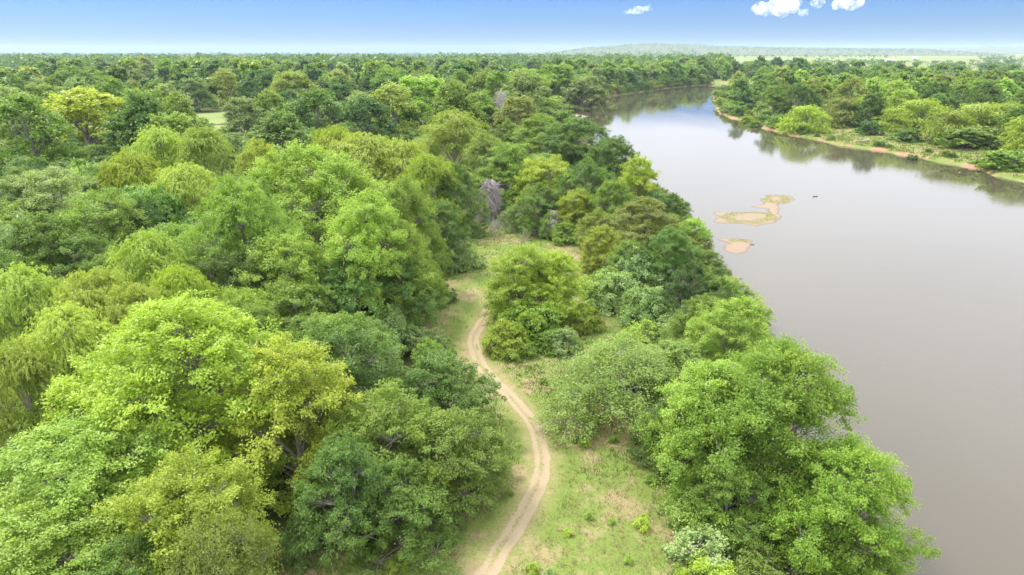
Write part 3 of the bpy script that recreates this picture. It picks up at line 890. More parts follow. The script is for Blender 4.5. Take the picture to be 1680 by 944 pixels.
# ---- right bank willows
for (u, v, h, w, lf, lb) in [
 (1325, 168, 11, 75, 'yellow', 'yellowish willow at the upstream end of the far bank row'),
 (1385, 160, 12, 80, 'olive', 'dusty olive willow second from the upstream end of the far bank row'),
 (1432, 158, 12.5, 85, 'yellow', 'bright yellowish willow with a rounded top on the far bank'),
 (1470, 178, 9, 60, 'yellow', 'small yellowish willow in front of the far bank row'),
 (1515, 163, 12.5, 100, 'yellow', 'wide yellowish willow in the middle of the far bank row'),
 (1562, 180, 11, 90, 'yellow', 'low wide willow beside the middle of the far bank row'),
 (1612, 172, 12.5, 105, 'willow', 'pale willow above the dark bush on the far bank'),
 (1662, 170, 13, 95, 'yellow', 'yellowish willow at the downstream end of the far bank row'),
 (1700, 190, 12, 100, 'yellow', 'willow past the downstream end of the far bank row')]:
    place_apex(u, v, h, w, 'mid_willow', lf, 'willow_tree', lb, 'willow')
for (u, v, h, w, lf, lb) in [
 (1432, 193, 6, 38, 'deep', 'dark bush under the rounded yellowish willow of the far bank'),
 (1500, 232, 3.5, 26, 'deep', 'dark round bush alone near the far bank edge'),
 (1602, 205, 7, 100, 'mid', 'large dark bush below the pale willow of the far bank'),
 (1490, 205, 5, 50, 'dark', 'dark low bush between two far bank willows'),
 (1660, 235, 6, 80, 'mid', 'green bush at the downstream edge of the far bank'),
 (1240, 185, 4.0, 26, 'mid', 'dark green bush on the far bank tip beside the sand'),
 (1228, 180, 4.0, 26, 'yellow', 'yellow-green bush on the far bank tip beside the sand'),
 (1190, 162, 3.5, 18, 'mid', 'small bush at the very tip of the far bank'),
 (1210, 155, 4, 26, 'dark', 'dark bush behind the sand patch of the far bank'),
 (1232, 165, 4, 22, 'dark', 'round dark bush in the grass of the far bank tip'),
 (1250, 168, 4, 20, 'deep', 'very dark round bush in the grass of the far bank tip'),
 (1275, 195, 2.5, 22, 'mid', 'low green bush near the sandy far bank'),
 (1300, 160, 5, 30, 'dark', 'dark bush by the first willow of the far bank'),
 (1660, 275, 2.2, 50, 'grey', 'grey scrubby bush on the eroded far bank'),
 (1590, 258, 2.0, 40, 'grey', 'grey-green scrub along the eroded far bank'),
 (1410, 232, 1.6, 36, 'grey', 'low grey scrub at the far bank edge')]:
    place_apex(u, v, h, w, 'mid_bush', lf, 'bush', lb, 'bush')

RBR = resample(np.array(right_bank), 1.0)
i = 0
while i < len(RBR) - 1:
    p = RBR[i]; tdir = RBR[i + 1] - p; tdir /= np.linalg.norm(tdir) + 1e-9
    nl = np.array([-tdir[1], tdir[0]])
    near = p[1] < 300
    h = random.uniform(1.2, 2.6) if near else random.uniform(2.5, 6.0)
    q = p + nl * (random.uniform(2.0, 9.0) if near else random.uniform(3, 14))
    if rsd(*q) > 1.5 and (not near or random.random() < 0.45):
        lf = random.choice(['mid', 'dark', 'grey', 'olive'])
        look = {'mid': 'mid green', 'dark': 'dark green', 'olive': 'dusty olive', 'grey': 'grey-green'}[lf] + (' scrubby' if near else ' rounded')
        place('mid_bush', q[0], q[1], h, h * random.uniform(0.65, 1.0), lf, 'bank_bush', look + ' bush on the low grassy far bank', 'bush', look + ' bushes on the far bank')
    i += int(max(3, h * 1.6))

# ---- forest trees that only their place tells apart
def forest(count, region, hts, mats, label, group, tries=9000, k=0.54, rr=(0.48, 0.64), ok=None):
    n = 0
    for _ in range(tries):
        x, y = region()
        if rsd(x, y) < 7 or in_zone(x, y, MEADOW + FIELDS, 6): continue
        if ok and not ok(x, y): continue
        h = random.uniform(*hts); r = h * random.uniform(*rr)
        if not free(x, y, r, k): continue
        d = math.hypot(x, y)
        pn = 'mid_%d' % random.randrange(4) if d < 430 else 'low_%d' % random.randrange(3)
        lf = random.choice(mats)
        look = {'mid': 'mid green', 'dark': 'dark green', 'deep': 'very dark green', 'fresh': 'light green', 'olive': 'olive green', 'grey': 'grey-green'}[lf]
        place(pn, x, y, h, r, lf, 'broadleaf_tree', look + ' ' + label, 'tree', look + ' ' + group)
        n += 1
        if n >= count: return

def wedge(y0, y1, xl, xr):
    def f():
        y = math.sqrt(random.uniform(y0 * y0, y1 * y1)); return random.uniform(xl(y), xr(y)), y
    return f

MAT_FOREST = ['mid', 'dark', 'mid', 'deep', 'mid', 'olive', 'dark', 'grey']
forest(100, wedge(150, 430, lambda y: -0.86 * y, lambda y: 0.30 * y), (15, 22), MAT_FOREST, 'tree in the left forest behind the willows', 'trees in the left forest')
forest(60, lambda: (lambda p, s: (p[0] - s, p[1] + s * 0.35))(LB[random.randrange(int(len(LB) * 0.45), len(LB))], random.uniform(5, 22)), (15, 24), ['mid', 'dark', 'grey', 'mid', 'fresh'],
       'tree lining the upstream left river bank', 'trees lining the upstream left bank', k=0.5)
forest(150, wedge(430, 1000, lambda y: -0.84 * y, lambda y: 0.42 * y if y > 800 else 0.1 * y), (17, 25), MAT_FOREST, 'tree in the distant left forest', 'trees in the distant left forest')
forest(190, wedge(190, 800, lambda y: max(0.31 * y, 60), lambda y: 0.86 * y), (13, 19), ['mid', 'dark', 'dark', 'mid', 'fresh', 'olive'], 'tree in the wood beyond the far bank willows', 'trees in the far bank wood',
       k=0.55, ok=lambda x, y: seg_d(x, y, RB) > (36 if y < 330 else 9))
forest(50, wedge(770, 1020, lambda y: 0.20 * y, lambda y: 0.55 * y), (14, 20), ['dark', 'mid', 'dark'], 'tree closing the far bend of the river', 'trees closing the far river bend', k=0.5)
forest(90, wedge(800, 1500, lambda y: 0.30 * y, lambda y: 0.84 * y), (8, 13), ['deep', 'dark', 'dark'], 'tree dotted before the distant pale fields', 'trees before the pale fields', k=0.7)

# ---- drop the trees nothing is seen of; of the rest keep about 300 far ones, the others join the far woods
def cull():
    W, Hh, sc = 560, 316, 560 / 1680
    buf = np.full((Hh, W), -1, int)
    order = sorted(range(len(TREES)), key=lambda i: -math.hypot(TREES[i][0], TREES[i][1]))
    for i in order:
        x, y, r = TREES[i]; root = ROOTS[i]
        h = root['h']; z0 = root.location.z
        for zc, rz, kr in ((0.62, 0.36, 0.86), (0.35, 0.35, 0.6)):
            u, v = project(x, y, z0 + h * zc)
            dp = depth_of(x, y, z0 + h * zc)
            if dp < 5: continue
            a, b = F_PX * r * kr / dp * sc, max(F_PX * h * rz / dp * sc, F_PX * r * kr * 0.6 / dp * sc * (CAM_H - h) / dp)
            u *= sc; v *= sc
            u0, u1, v0, v1 = int(max(0, u - a)), int(min(W, u + a + 1)), int(max(0, v - b)), int(min(Hh, v + b + 1))
            if u0 >= u1 or v0 >= v1: continue
            yy, xx = np.mgrid[v0:v1, u0:u1]
            m = ((xx + 0.5 - u) / max(a, 0.5)) ** 2 + ((yy + 0.5 - v) / max(b, 0.5)) ** 2 < 1
            buf[v0:v1, u0:u1][m] = i
    return np.bincount(buf[buf >= 0], minlength=len(TREES))

def remove(root):
    for c in list(root.children):
        bpy.data.objects.remove(c, do_unlink=True)
    bpy.data.objects.remove(root, do_unlink=True)

seen = cull()
gone, spare = set(), []
for i in range(len(TREES)):
    if i >= HAND and seen[i] == 0 and 'group' in ROOTS[i]:
        gone.add(i)
cand = sorted([i for i in range(len(TREES)) if i not in gone and 'group' in ROOTS[i] and ROOTS[i].name.startswith('broadleaf_tree')], key=lambda i: -seen[i])
for i in cand[215:]:
    gone.add(i)
    if math.hypot(TREES[i][0], TREES[i][1]) > 380:
        spare.append((TREES[i][0], TREES[i][1], ROOTS[i]['h']))
for i in gone:
    remove(ROOTS[i])
for i in range(len(TREES)):
    if i not in gone:
        del ROOTS[i]['h']
print('trees kept', len(TREES) - len(gone), 'spare', len(spare))

# ------------------------------------------------------------------ far woods that read as one mass
def far_mass(name, pts, hs, per, leafk, label, seed):
    r = np.random.default_rng(seed)
    pts = np.asarray(pts); hs = np.asarray(hs)
    gzv = ground_z(pts[:, 0], pts[:, 1])
    return far_mass_at(name, pts, gzv, hs, per, leafk, label, r)

def far_mass_at(name, pts, gzv, hs, per, leafk, label, r):
    lv = Leaves()
    n = len(pts); k = np.repeat(np.arange(n), per); N = len(k)
    # each crown: a few lobes, faces on their skins
    nl = 5
    lo = r.normal(size=(n, nl, 3)) * np.array([0.24, 0.24, 0.10]); lr = 0.26 + 0.12 * r.random((n, nl))
    j = r.integers(0, nl, N)
    d = unit(r.normal(size=(N, 3))); d[:, 2] = np.abs(d[:, 2]) * 1.1 - 0.25
    c = lo[k, j] + d * lr[k, j][:, None]
    c = c * hs[k][:, None] * np.array([1, 1, 0.85])
    c[:, 2] += hs[k] * 0.60
    c[:, 2] = np.minimum(c[:, 2], hs[k] * 1.02)
    low = r.random(N) < 0.22
    c[:, 2] = np.where(low, hs[k] * r.random(N) * 0.4, c[:, 2])
    P = np.stack([pts[:, 0], pts[:, 1], gzv], 1)[k] + c
    nm = unit(d + r.normal(size=(N, 3)) * 0.35)
    ax = r.normal(size=(N, 3))
    sz = hs[k] * (0.16 + 0.12 * r.random(N))
    tint = r.random(n)[k] * 0.7 + r.random(N) * 0.3
    lv.add(P, ax, nm, sz, sz * 0.8, tint, fold=0.1)
    o = link(name, lv.mesh(name, LEAF[leafk]))
    return tag(o, label, 'woodland', kind='stuff')

def scatter(n, y0, y1, xl, xr, dens=None):
    y = np.sqrt(rng.uniform(y0 ** 2, y1 ** 2, n * 3)); x = rng.uniform(0, 1, n * 3)
    x = xl * y + (xr - xl) * y * x
    ok = np.ones(len(x), bool)
    for a, b, rx, ry in MEADOW + FIELDS:
        ok &= ((x - a) / (rx + 8)) ** 2 + ((y - b) / (ry + 8)) ** 2 > 1
    ok &= river_sd(x, y) > 8
    if dens is not None: ok &= dens(x, y)
    return np.stack([x[ok], y[ok]], 1)[:n]

p0 = np.array(spare).reshape(-1, 3)
if len(p0):
    far_mass('forest_interior', p0[:, :2], p0[:, 2], 420, 'dark', 'crowns filling the gaps of the distant forest behind its outstanding trees', 20)
p1 = scatter(1350, 960, 1900, -0.86, 0.30)
far_mass('distant_woodland', p1, 13 + 16 * rng.random(len(p1)) ** 1.5, 56, 'dark', 'distant flat dark woodland stretching from the left forest to the skyline', 21)
p2 = scatter(2600, 1900, 6500, -0.86, 0.86, lambda x, y: (x < 0.25 * y) | (fbm(x * 0.003, y * 0.003) > 0.42))
far_mass('skyline_woodland', p2, np.where(p2[:, 0] > 0.25 * p2[:, 1], rng.uniform(7, 11, len(p2)), 14 + 17 * rng.random(len(p2)) ** 2), 24, 'dark', 'skyline woodland fading in pale blue haze', 22)
p3 = scatter(900, 1000, 3200, 0.30, 0.86, lambda x, y: fbm(x * 0.006, y * 0.006) > 0.44)
far_mass('field_edge_woodland', p3, rng.uniform(6, 12, len(p3)), 40, 'deep', 'dark tree belts between the distant pale fields', 23)

# ------------------------------------------------------------------ hills
M_HILL = simple_mat('scrub_hillside', (0.045, 0.07, 0.028), (0.11, 0.125, 0.06), 0.02)
def hill(name, cx, cy, lx, ly, h, px, n=90):
    X, Y = np.meshgrid(np.linspace(cx - lx, cx + lx, n * 2), np.linspace(cy - ly, cy + ly, n))
    a = (X - cx) / lx; b = (Y - cy) / ly
    e = np.interp(a.ravel(), [q[0] for q in px], [q[1] for q in px]).reshape(a.shape)
    Z = h * e * np.clip(1 - b * b, 0, 1) ** 1.1 * (0.8 + 0.4 * fbm(X * 0.006, Y * 0.006)) + 9 * sstep(0.0, 0.3, e * (1 - b * b)) + 0.0
    o = link(name, grid_mesh(name, X, Y, Z - 1.0, M_HILL))
    tag(o, kind='structure')
    return X, Y, Z
Hx, Hy, Hz = hill('hills', 1500, 4700, 1500, 900, 70, [(-1, 0), (-0.86, 0.05), (-0.70, 0.62), (-0.5, 0.93), (-0.36, 1.0), (-0.1, 0.82), (0.1, 0.70), (0.4, 0.60), (0.7, 0.5), (1, 0)])
hill('hills', 650, 9000, 2200, 800, 78, [(-1, 0), (-0.5, 0.4), (-0.2, 0.7), (0.1, 0.85), (0.5, 0.8), (0.8, 0.4), (1, 0)])
hill('hills', 5200, 7200, 2600, 800, 100, [(-1, 0), (-0.6, 0.55), (-0.3, 0.7), (0.0, 0.9), (0.5, 1.0), (1, 0)])
sel = rng.choice(Hx.size, 7000)
hz_, hx_, hy_ = Hz.ravel()[sel], Hx.ravel()[sel], Hy.ravel()[sel]
ok = (hz_ > 9) & (hy_ < 4900)
pts = np.stack([hx_[ok] + rng.normal(0, 8, ok.sum()), hy_[ok] + rng.normal(0, 8, ok.sum())], 1)
far_mass_at('hillside_scrub', pts, hz_[ok] - 1.5, rng.uniform(6, 12, ok.sum()), 14, 'deep', 'scrub woodland covering the long hill on the horizon', np.random.default_rng(8))

# ------------------------------------------------------------------ dead trees
def dead_tree(name, label, x, y, h, spread, bark, seed, n1=7, n2=5, n3=3, thick=0.22, up=0.7):
    r = np.random.default_rng(seed)
    root = bpy.data.objects.new(name, None); COL.objects.link(root)
    root.location = (x, y, gz(x, y) - 0.1)
    tb, br = Tubes(), Tubes()
    top = np.array([r.normal() * 0.06 * h, r.normal() * 0.06 * h, h * 0.75])
    tk = curve((0, 0, -0.2), top, r.normal(size=3) * 0.05 * h, 9)
    tb.add(tk, np.linspace(thick, thick * 0.35, 9), 7)
    for a in range(n1):
        p = tk[r.integers(3, 9)]
        th = r.random() * 6.283
        q = p + np.array([math.cos(th), math.sin(th), up * (0.5 + r.random())]) * spread * (0.5 + 0.5 * r.random())
        q[2] = min(q[2], h)
        c1 = curve(p, q, r.normal(size=3) * 0.1 * spread, 6); br.add(c1, np.linspace(thick * 0.45, thick * 0.14, 6), 5)
        for b in range(n2):
            p2 = c1[r.integers(2, 6)]
            q2 = p2 + unit(r.normal(size=3) + np.array([0, 0, up * 0.6])) * spread * 0.45 * (0.5 + r.random())
            c2 = curve(p2, q2, r.normal(size=3) * 0.05 * spread, 5); br.add(c2, np.linspace(thick * 0.16, thick * 0.06, 5), 4)
            for c in range(n3):
                p3 = c2[r.integers(1, 5)]
                q3 = p3 + unit(r.normal(size=3) + np.array([0, 0, up * 0.3])) * spread * 0.25 * (0.5 + r.random())
                br.add(curve(p3, q3, r.normal(size=3) * 0.03 * spread, 4), np.linspace(thick * 0.08, thick * 0.03, 4), 3)
    link('trunk', tb.mesh('trunk', BARK[bark]), root); link('branches', br.mesh('branches', BARK[bark]), root)
    return tag(root, label, 'dead tree')

def vine_tangle(name, label, x, y, h, w, seed, strands=900, lean=(0.25, 0)):
    """grey leafless vines hanging in a thick curtain over a dead trunk"""
    r = np.random.default_rng(seed)
    root = bpy.data.objects.new(name, None); COL.objects.link(root)
    root.location = (x, y, gz(x, y) - 0.1)
    tb, br = Tubes(), Tubes()
    tk = curve((0, 0, -0.2), (lean[0] * h * .3, lean[1] * h, h * 0.92), r.normal(size=3) * 0.05 * h, 8)
    tb.add(tk, np.linspace(0.22, 0.08, 8), 7)
    lumps = [(tk[int(round(2 + 5 * g))] + np.array([r.normal() * w * 0.62, r.normal() * w * 0.45, -r.random() * 0.08 * h]), w * (0.45 + 0.45 * r.random())) for g in np.linspace(0, 1, 7)]
    for i in range(strands):
        c, lr = lumps[r.integers(0, len(lumps))]
        th = r.random() * 6.283
        o = np.array([math.cos(th), math.sin(th), 0]); rad = lr * (0.4 + 0.65 * r.random())
        top = c + o * rad * 0.25 + np.array([0, 0, lr * (0.75 + 0.3 * r.random())])
        bot = c + o * rad + np.array([r.normal() * .2, r.normal() * .2, -lr * (0.2 + 1.6 * r.random() ** 2)])
        if i % 5 < 3:                                   # stiff crossing twigs among the hanging vines
            top = c + unit(r.normal(size=3)) * lr * 0.5; bot = top + unit(r.normal(size=3) * np.array([1, 1, 0.8])) * lr * (0.6 + 0.5 * r.random())
        bot[2] = max(bot[2], 0.1); top[2] = max(top[2], 0.2)
        br.add(curve(top, bot, o * rad * 0.45 + r.normal(size=3) * 0.12 * lr + np.array([0, 0, lr * 0.35]), 6), np.linspace(0.045, 0.014, 6) * max(1, h / 12), 3)
    link('trunk', tb.mesh('trunk', BARK['dead']), root); link('vines', br.mesh('vines', BARK['dead']), root)
    return tag(root, label, 'dead tree')

x, y = on_plane(800, 299, 7); vine_tangle('dead_tree', 'grey leafless vine tangle hanging over a dead tree at the back of the clearing', x, y, 7, 3.0, 3, 1500, (0.5, 0))
x, y = on_plane(912, 335, 6); vine_tangle('dead_tree', 'small grey vine-hung stump beside the back of the clearing', x, y, 4.5, 1.3, 4, 400)
x, y = on_plane(815, 158, 14); vine_tangle('dead_tree', 'distant grey dead tree above the willow dome by the river', x, y, 14, 4.2, 5, 700, (0.5, 0))
x, y = on_plane(1284, 118, 16)
wx, wy = on_plane(1545, 117, 17); dead_tree('dead_tree', 'bleached white leafless tree standing in the far bank wood', wx, wy - 14, 17.5, 6.5, 'white', 6, 6, 3, 2, 0.42, 1.4)
x, y = on_plane(856, 408, 0); dead_tree('dead_tree', 'small leafless sapling in the open grass of the clearing', x, y, 3.4, 1.6, 'grey', 7, 7, 4, 3, 0.09)
x, y = on_plane(815, 385, 0); dead_tree('dead_tree', 'low grey leafless brush heap at the clearing rim', x, y, 3.0, 2.6, 'dead', 8, 12, 7, 4, 0.08, 0.5)
x, y = on_plane(1020, 745, 0)
lx, ly = on_plane(995, 147, 0); dead_tree('dead_tree', 'pale leaning trunk on the upstream left bank', lx, ly, 15, 4, 'white', 9, 4, 2, 1, 0.5)

# fallen drift log with broken roots at the near bank
def drift_log(name, label, x, y, z, L, rot, seed, bark='dead', rad=0.22):
    r = np.random.default_rng(seed)
    root = bpy.data.objects.new(name, None); COL.objects.link(root)
    root.location = (x, y, z); root.rotation_euler = (0, 0, rot)
    tb, br = Tubes(), Tubes()
    c = curve((-L / 2, 0, rad * 0.6), (L / 2, 0, rad * 1.2), np.array([0, L * 0.12, L * 0.08]), 9)
    tb.add(c, np.linspace(rad, rad * 0.45, 9), 8)
    for k in range(9):
        p = c[r.integers(0, 2)] if k < 6 else c[r.integers(4, 8)]
        q = p + np.array([-0.5 if k < 6 else 0.5, r.normal() * 0.9, abs(r.normal()) * 0.7]) * L * 0.22
        br.add(curve(p, q, r.normal(size=3) * 0.12, 5), np.linspace(rad * 0.35, rad * 0.1, 5), 5)
    link('trunk', tb.mesh('trunk', BARK[bark]), root); link('roots', br.mesh('roots', BARK[bark]), root)
    return tag(root, label, 'log')
x, y = on_plane(1335, 925, -1.5); drift_log('drift_log', 'grey fallen log with broken roots on the bank under the overhanging tree', x, y, gz(x, y), 3.6, 0.5, 3, 'white')
x, y = on_plane(1338, 323, WATER_Z); drift_log('drift_log', 'small dark snag poking out of the open river', x, y, WATER_Z - 0.10, 1.1, 0.2, 4, 'brown', 0.14)
x, y = on_plane(1234, 402, WATER_Z); drift_log('drift_log', 'tiny dark snag beside the smaller sandbar', x, y, WATER_Z - 0.10, 0.9, 0.1, 5, 'brown', 0.1)
x, y = on_plane(1420, 237, WATER_Z); drift_log('drift_log', 'drift log stranded along the red far bank', x, y, gz(x, y), 5, 0.4, 6, 'dead', 0.25)

# ------------------------------------------------------------------ sandbars
def bar_material():
    N = NT('sandbar_sand')
    geo = N.n('ShaderNodeNewGeometry'); P = geo.outputs['Position']
    nf = N.noise(P, 3.0, 4, 0.7); nm = N.noise(P, 0.5, 3)
    sand = N.mixc(nf, (0.155, 0.105, 0.065), (0.235, 0.175, 0.12))
    moss = N.mixc(nf, (0.105, 0.105, 0.026), (0.185, 0.17, 0.06))
    col = N.mixc(N.math('MULTIPLY', N.attr('moss'), N.rng(nm, 0.3, 0.55)), sand, moss)
    sep = N.n('ShaderNodeSeparateXYZ'); N.l(P, sep.inputs[0])          # sand soaked by the river at its rim
    wet = N.rng(sep.outputs['Z'], WATER_Z + 0.0, WATER_Z + 0.07, 0.55, 1.0)
    cw = N.n('ShaderNodeCombineXYZ')
    for q in range(3): N.l(wet, cw.inputs[q])
    col = N.mixc(1.0, col, cw.outputs[0], 'MULTIPLY')
    p = N.n('ShaderNodeBsdfPrincipled', Roughness=0.8); N.l(col, p.inputs['Base Color'])
    N.l(p.outputs[0], N.out.inputs[0])
    return N.m
M_BAR = bar_material()

def sandbar(name, px, moss_px=(), step=0.3, hgt=0.16):
    poly = np.array([on_plane(u, v, WATER_Z) for u, v in px])
    lo, hi = poly.min(0) - 2, poly.max(0) + 2
    X, Y = np.meshgrid(np.arange(lo[0], hi[0], step), np.arange(lo[1], hi[1], step))
    fx, fy = X.ravel(), Y.ravel()
    d = seg_dist(fx, fy, poly, True); d = np.where(inside_poly(fx, fy, poly), d, -d)
    d = d + (fbm(fx * 0.6, fy * 0.6) - 0.45) * 1.6
    z = WATER_Z + np.clip(d * 0.10, -0.2, hgt) + (fbm(fx * 1.5, fy * 1.5) - 0.45) * 0.05
    moss = np.zeros_like(fx)
    for mp in moss_px:
        mpoly = np.array([on_plane(u, v, WATER_Z) for u, v in mp])
        dm = seg_dist(fx, fy, mpoly, True); ins = inside_poly(fx, fy, mpoly)
        moss = np.maximum(moss, np.where(ins, 1 - sstep(0.8, 2.6, dm) * 0.75, 1 - sstep(0, 0.8, dm)))
    o = link(name, grid_mesh(name, X, Y, z.reshape(X.shape), M_BAR, {'moss': moss.reshape(X.shape)}, keep=(d > -1.6).reshape(X.shape)))
    return tag(o, kind='structure'), fx, fy, z, moss

bars = []
bars.append(sandbar('sandbar', [(1164, 348), (1195, 349), (1240, 348), (1262, 348), (1258, 343), (1232, 340), (1250, 336), (1249, 326), (1262, 320), (1295, 321), (1303, 327),
                    (1295, 333), (1280, 335), (1278, 345), (1283, 358), (1272, 366), (1240, 371), (1215, 367), (1185, 367), (1165, 363), (1180, 357)],
                    [[(1180, 356), (1215, 348), (1262, 350), (1275, 360), (1240, 368), (1200, 366)], [(1250, 326), (1262, 320), (1290, 322), (1296, 331), (1280, 334), (1256, 333)]]))
bars.append(sandbar('sandbar', [(1175, 392), (1210, 391), (1236, 396), (1230, 410), (1215, 418), (1198, 415), (1183, 409), (1195, 400)], [[(1196, 392), (1225, 393), (1230, 398), (1200, 397)]]))
bars.append(sandbar('gravel_spit', [(905, 187), (922, 186), (948, 188), (965, 191), (962, 198), (935, 197), (912, 197)], (), 0.8, 0.6))
bars.append(sandbar('sandbar', [(1186, 182), (1205, 179), (1226, 183), (1238, 189), (1228, 195), (1205, 195), (1190, 191)], (), 0.8, 1.2))

M_ROCK = simple_mat('spit_stone', (0.20, 0.18, 0.16), (0.42, 0.39, 0.35), 0.8)
M_ROCKD = simple_mat('spit_stone_dark', (0.03, 0.03, 0.03), (0.08, 0.075, 0.07), 0.8)
import bmesh
def boulder(seed, mat):
    bm = bmesh.new(); bmesh.ops.create_icosphere(bm, subdivisions=3, radius=1.0)
    r = np.random.default_rng(seed); ph = r.random(6) * 6
    for v in bm.verts:
        c = v.co
        k = 1 + 0.18 * math.sin(2.3 * c.x + ph[0]) + 0.16 * math.sin(2.9 * c.y + ph[1]) + 0.12 * math.sin(5 * c.z + ph[2] + 3 * c.x)
        v.co = Vector((c.x * k * 1.2, c.y * k, c.z * k * 0.7))
    me = bpy.data.meshes.new('boulder'); bm.to_mesh(me); bm.free(); me.materials.append(mat)
    return me
for i, (u, v, s, dark) in enumerate([(926, 190, 1.5, 0), (938, 191, 1.3, 0), (946, 193, 1.0, 0), (951, 193, 1.3, 1), (957, 194, 1.0, 0), (963, 194, 1.3, 1), (932, 193, 0.9, 0)]):
    x, y = on_plane(u, v, WATER_Z + 0.5)
    o = link('boulder', boulder(i, M_ROCKD if dark else M_ROCK)); o.scale = (s, s, s); o.location = (x, y, WATER_Z + 0.6); o.rotation_euler.z = i
    tag(o, ('dark' if dark else 'pale grey') + ' boulder on the gravel spit by the left bank', 'rock', ('dark' if dark else 'pale') + ' boulders on the gravel spit')

# ------------------------------------------------------------------ grass
def grass_material():
    N = NT('grass_blades')
    t = N.attr('tint')
    r = N.n('ShaderNodeValToRGB'); e = r.color_ramp.elements
    e[0].position = 0.0; e[0].color = (0.085, 0.150, 0.020, 1)
    e[1].position = 1.0; e[1].color = (0.32, 0.255, 0.14, 1)
    m = r.color_ramp.elements.new(0.5); m.color = (0.17, 0.225, 0.05, 1)
    N.l(t, r.inputs[0])
    p = N.n('ShaderNodeBsdfDiffuse'); N.l(r.outputs[0], p.inputs[0])
    tr = N.n('ShaderNodeBsdfTranslucent'); N.l(r.outputs[0], tr.inputs[0])
    mx = N.n('ShaderNodeMixShader'); mx.inputs[0].default_value = 0.3
    N.l(p.outputs[0], mx.inputs[1]); N.l(tr.outputs[0], mx.inputs[2]); N.l(mx.outputs[0], N.out.inputs[0])
    return N.m
M_GRASS = grass_material()

def grass(name, label, x, y, hmin, hmax, blades, tint, width, spread=0.12, z=None):
    n = len(x); k = np.repeat(np.arange(n), blades); N = len(k)
    z = ground_z(x, y) if z is None else z
    th = rng.random(N) * 6.283
    h = (hmin + (hmax - hmin) * rng.random(N) ** 2)
    base = np.stack([x[k] + rng.normal(0, spread, N), y[k] + rng.normal(0, spread, N), z[k] - 0.02], 1)
    s = np.stack([np.cos(th), np.sin(th), np.zeros(N)], 1) * width * (0.6 + 0.8 * rng.random((N, 1)))
    tip = base + np.stack([rng.normal(0, 0.45, N) * h, rng.normal(0, 0.45, N) * h, h], 1)
    V = np.stack([base - s, base + s, tip], 1).reshape(-1, 3)
    me = mesh_from(name, V, np.arange(len(V)), 3, M_GRASS, fattr={'tint': np.clip(tint[k] + rng.normal(0, 0.12, N), 0, 1)})
    return tag(link(name, me), label, 'grass', kind='stuff')

lo, hi = CLEAR.min(0), CLEAR.max(0)
nx = 90000
x = rng.uniform(lo[0] - 6, hi[0] + 6, nx); y = rng.uniform(max(lo[1], 24), hi[1] + 6, nx)
ins = inside_poly(x, y, CLEAR) | (seg_dist(x, y, CLEAR, True) < 2.5)
dt = seg_dist(x, y, TRACK)
ins &= (dt > 0.95 + 0.5 * rng.random(nx)) & (river_sd(x, y) > 3)
x, y, dt = x[ins], y[ins], dt[ins]
dn = fbm(x * 0.11 + 3, y * 0.11) * 0.9 + fbm(x * 0.5, y * 0.5) * 0.5
tint = np.clip((dn - 0.60) * 4.0 + 0.42, 0, 1); tint = np.maximum(tint, 0.85 * (1 - sstep(0.9, 2.0, dt)))
keep = rng.random(len(x)) < (0.95 - 0.45 * tint) * (1 - 0.75 * sstep(55, 80, y))
grass('grass', 'short mixed green and dry grass of the clearing', x[keep], y[keep], 0.08, 0.42, 5, tint[keep], 0.026)

# herbs on the far bank bar
y = rng.uniform(150, 640, 80000); x = rng.uniform(60, 330, 80000)
s = river_sd(x, y); dr = seg_dist(x, y, RB)
ok = (s > 0.5 + 1.5 * fbm(x * 0.2, y * 0.2)) & (s < 34) & (rng.random(80000) < 1.1 - s / 50) & (dr < 36)
x, y, s = x[ok][:24000], y[ok][:24000], s[ok][:24000]
grass('bank_herbs', 'tall green herbs covering the low far bank', x, y, 0.2, 0.9, 7, np.clip(0.5 + (fbm(x * 0.08, y * 0.08) - 0.45) * 1.4, 0, 0.75), 0.14, 0.5)

bx, by, bz = [], [], []
for _o, fx_, fy_, fz_, mo in bars[:2]:
    m = (mo > 0.5) & (fz_ > WATER_Z + 0.06) & (rng.random(len(mo)) < 0.5)
    bx.append(fx_[m]); by.append(fy_[m]); bz.append(fz_[m])
bx, by, bz = np.concatenate(bx), np.concatenate(by), np.concatenate(bz)
grass('sandbar_grass', 'sparse yellowish grass sprouting on the river sandbars', bx, by, 0.06, 0.32, 5, np.clip(0.6 + 0.2 * rng.normal(size=len(bx)), 0.2, 0.9), 0.03, 0.2, bz)

# bits of weed in the lawn
for i in range(55):
    for _ in range(50):
        x = random.uniform(lo[0], hi[0]); y = random.uniform(max(lo[1], 30), 80)
        if cl_in(x, y) and float(seg_dist(np.array([x]), np.array([y]), TRACK)[0]) > 2.2 and (cl_d(x, y) < 3.5 or random.random() < 0.2): break
    h = random.uniform(0.25, 0.8)
    lf = random.choice(['pale', 'fresh', 'bright'])
    place('shrub_b', x, y, h, h * random.uniform(0.7, 1.1), lf, 'weed_bush', {'pale': 'pale leafy', 'fresh': 'soft green', 'bright': 'bright green'}[lf] + ' knee-high weed clump growing in the clearing grass', 'weed',
          {'pale': 'pale leafy', 'fresh': 'soft green', 'bright': 'bright green'}[lf] + ' weeds in the clearing', sink=0.03)
    del ROOTS[-1]['h']

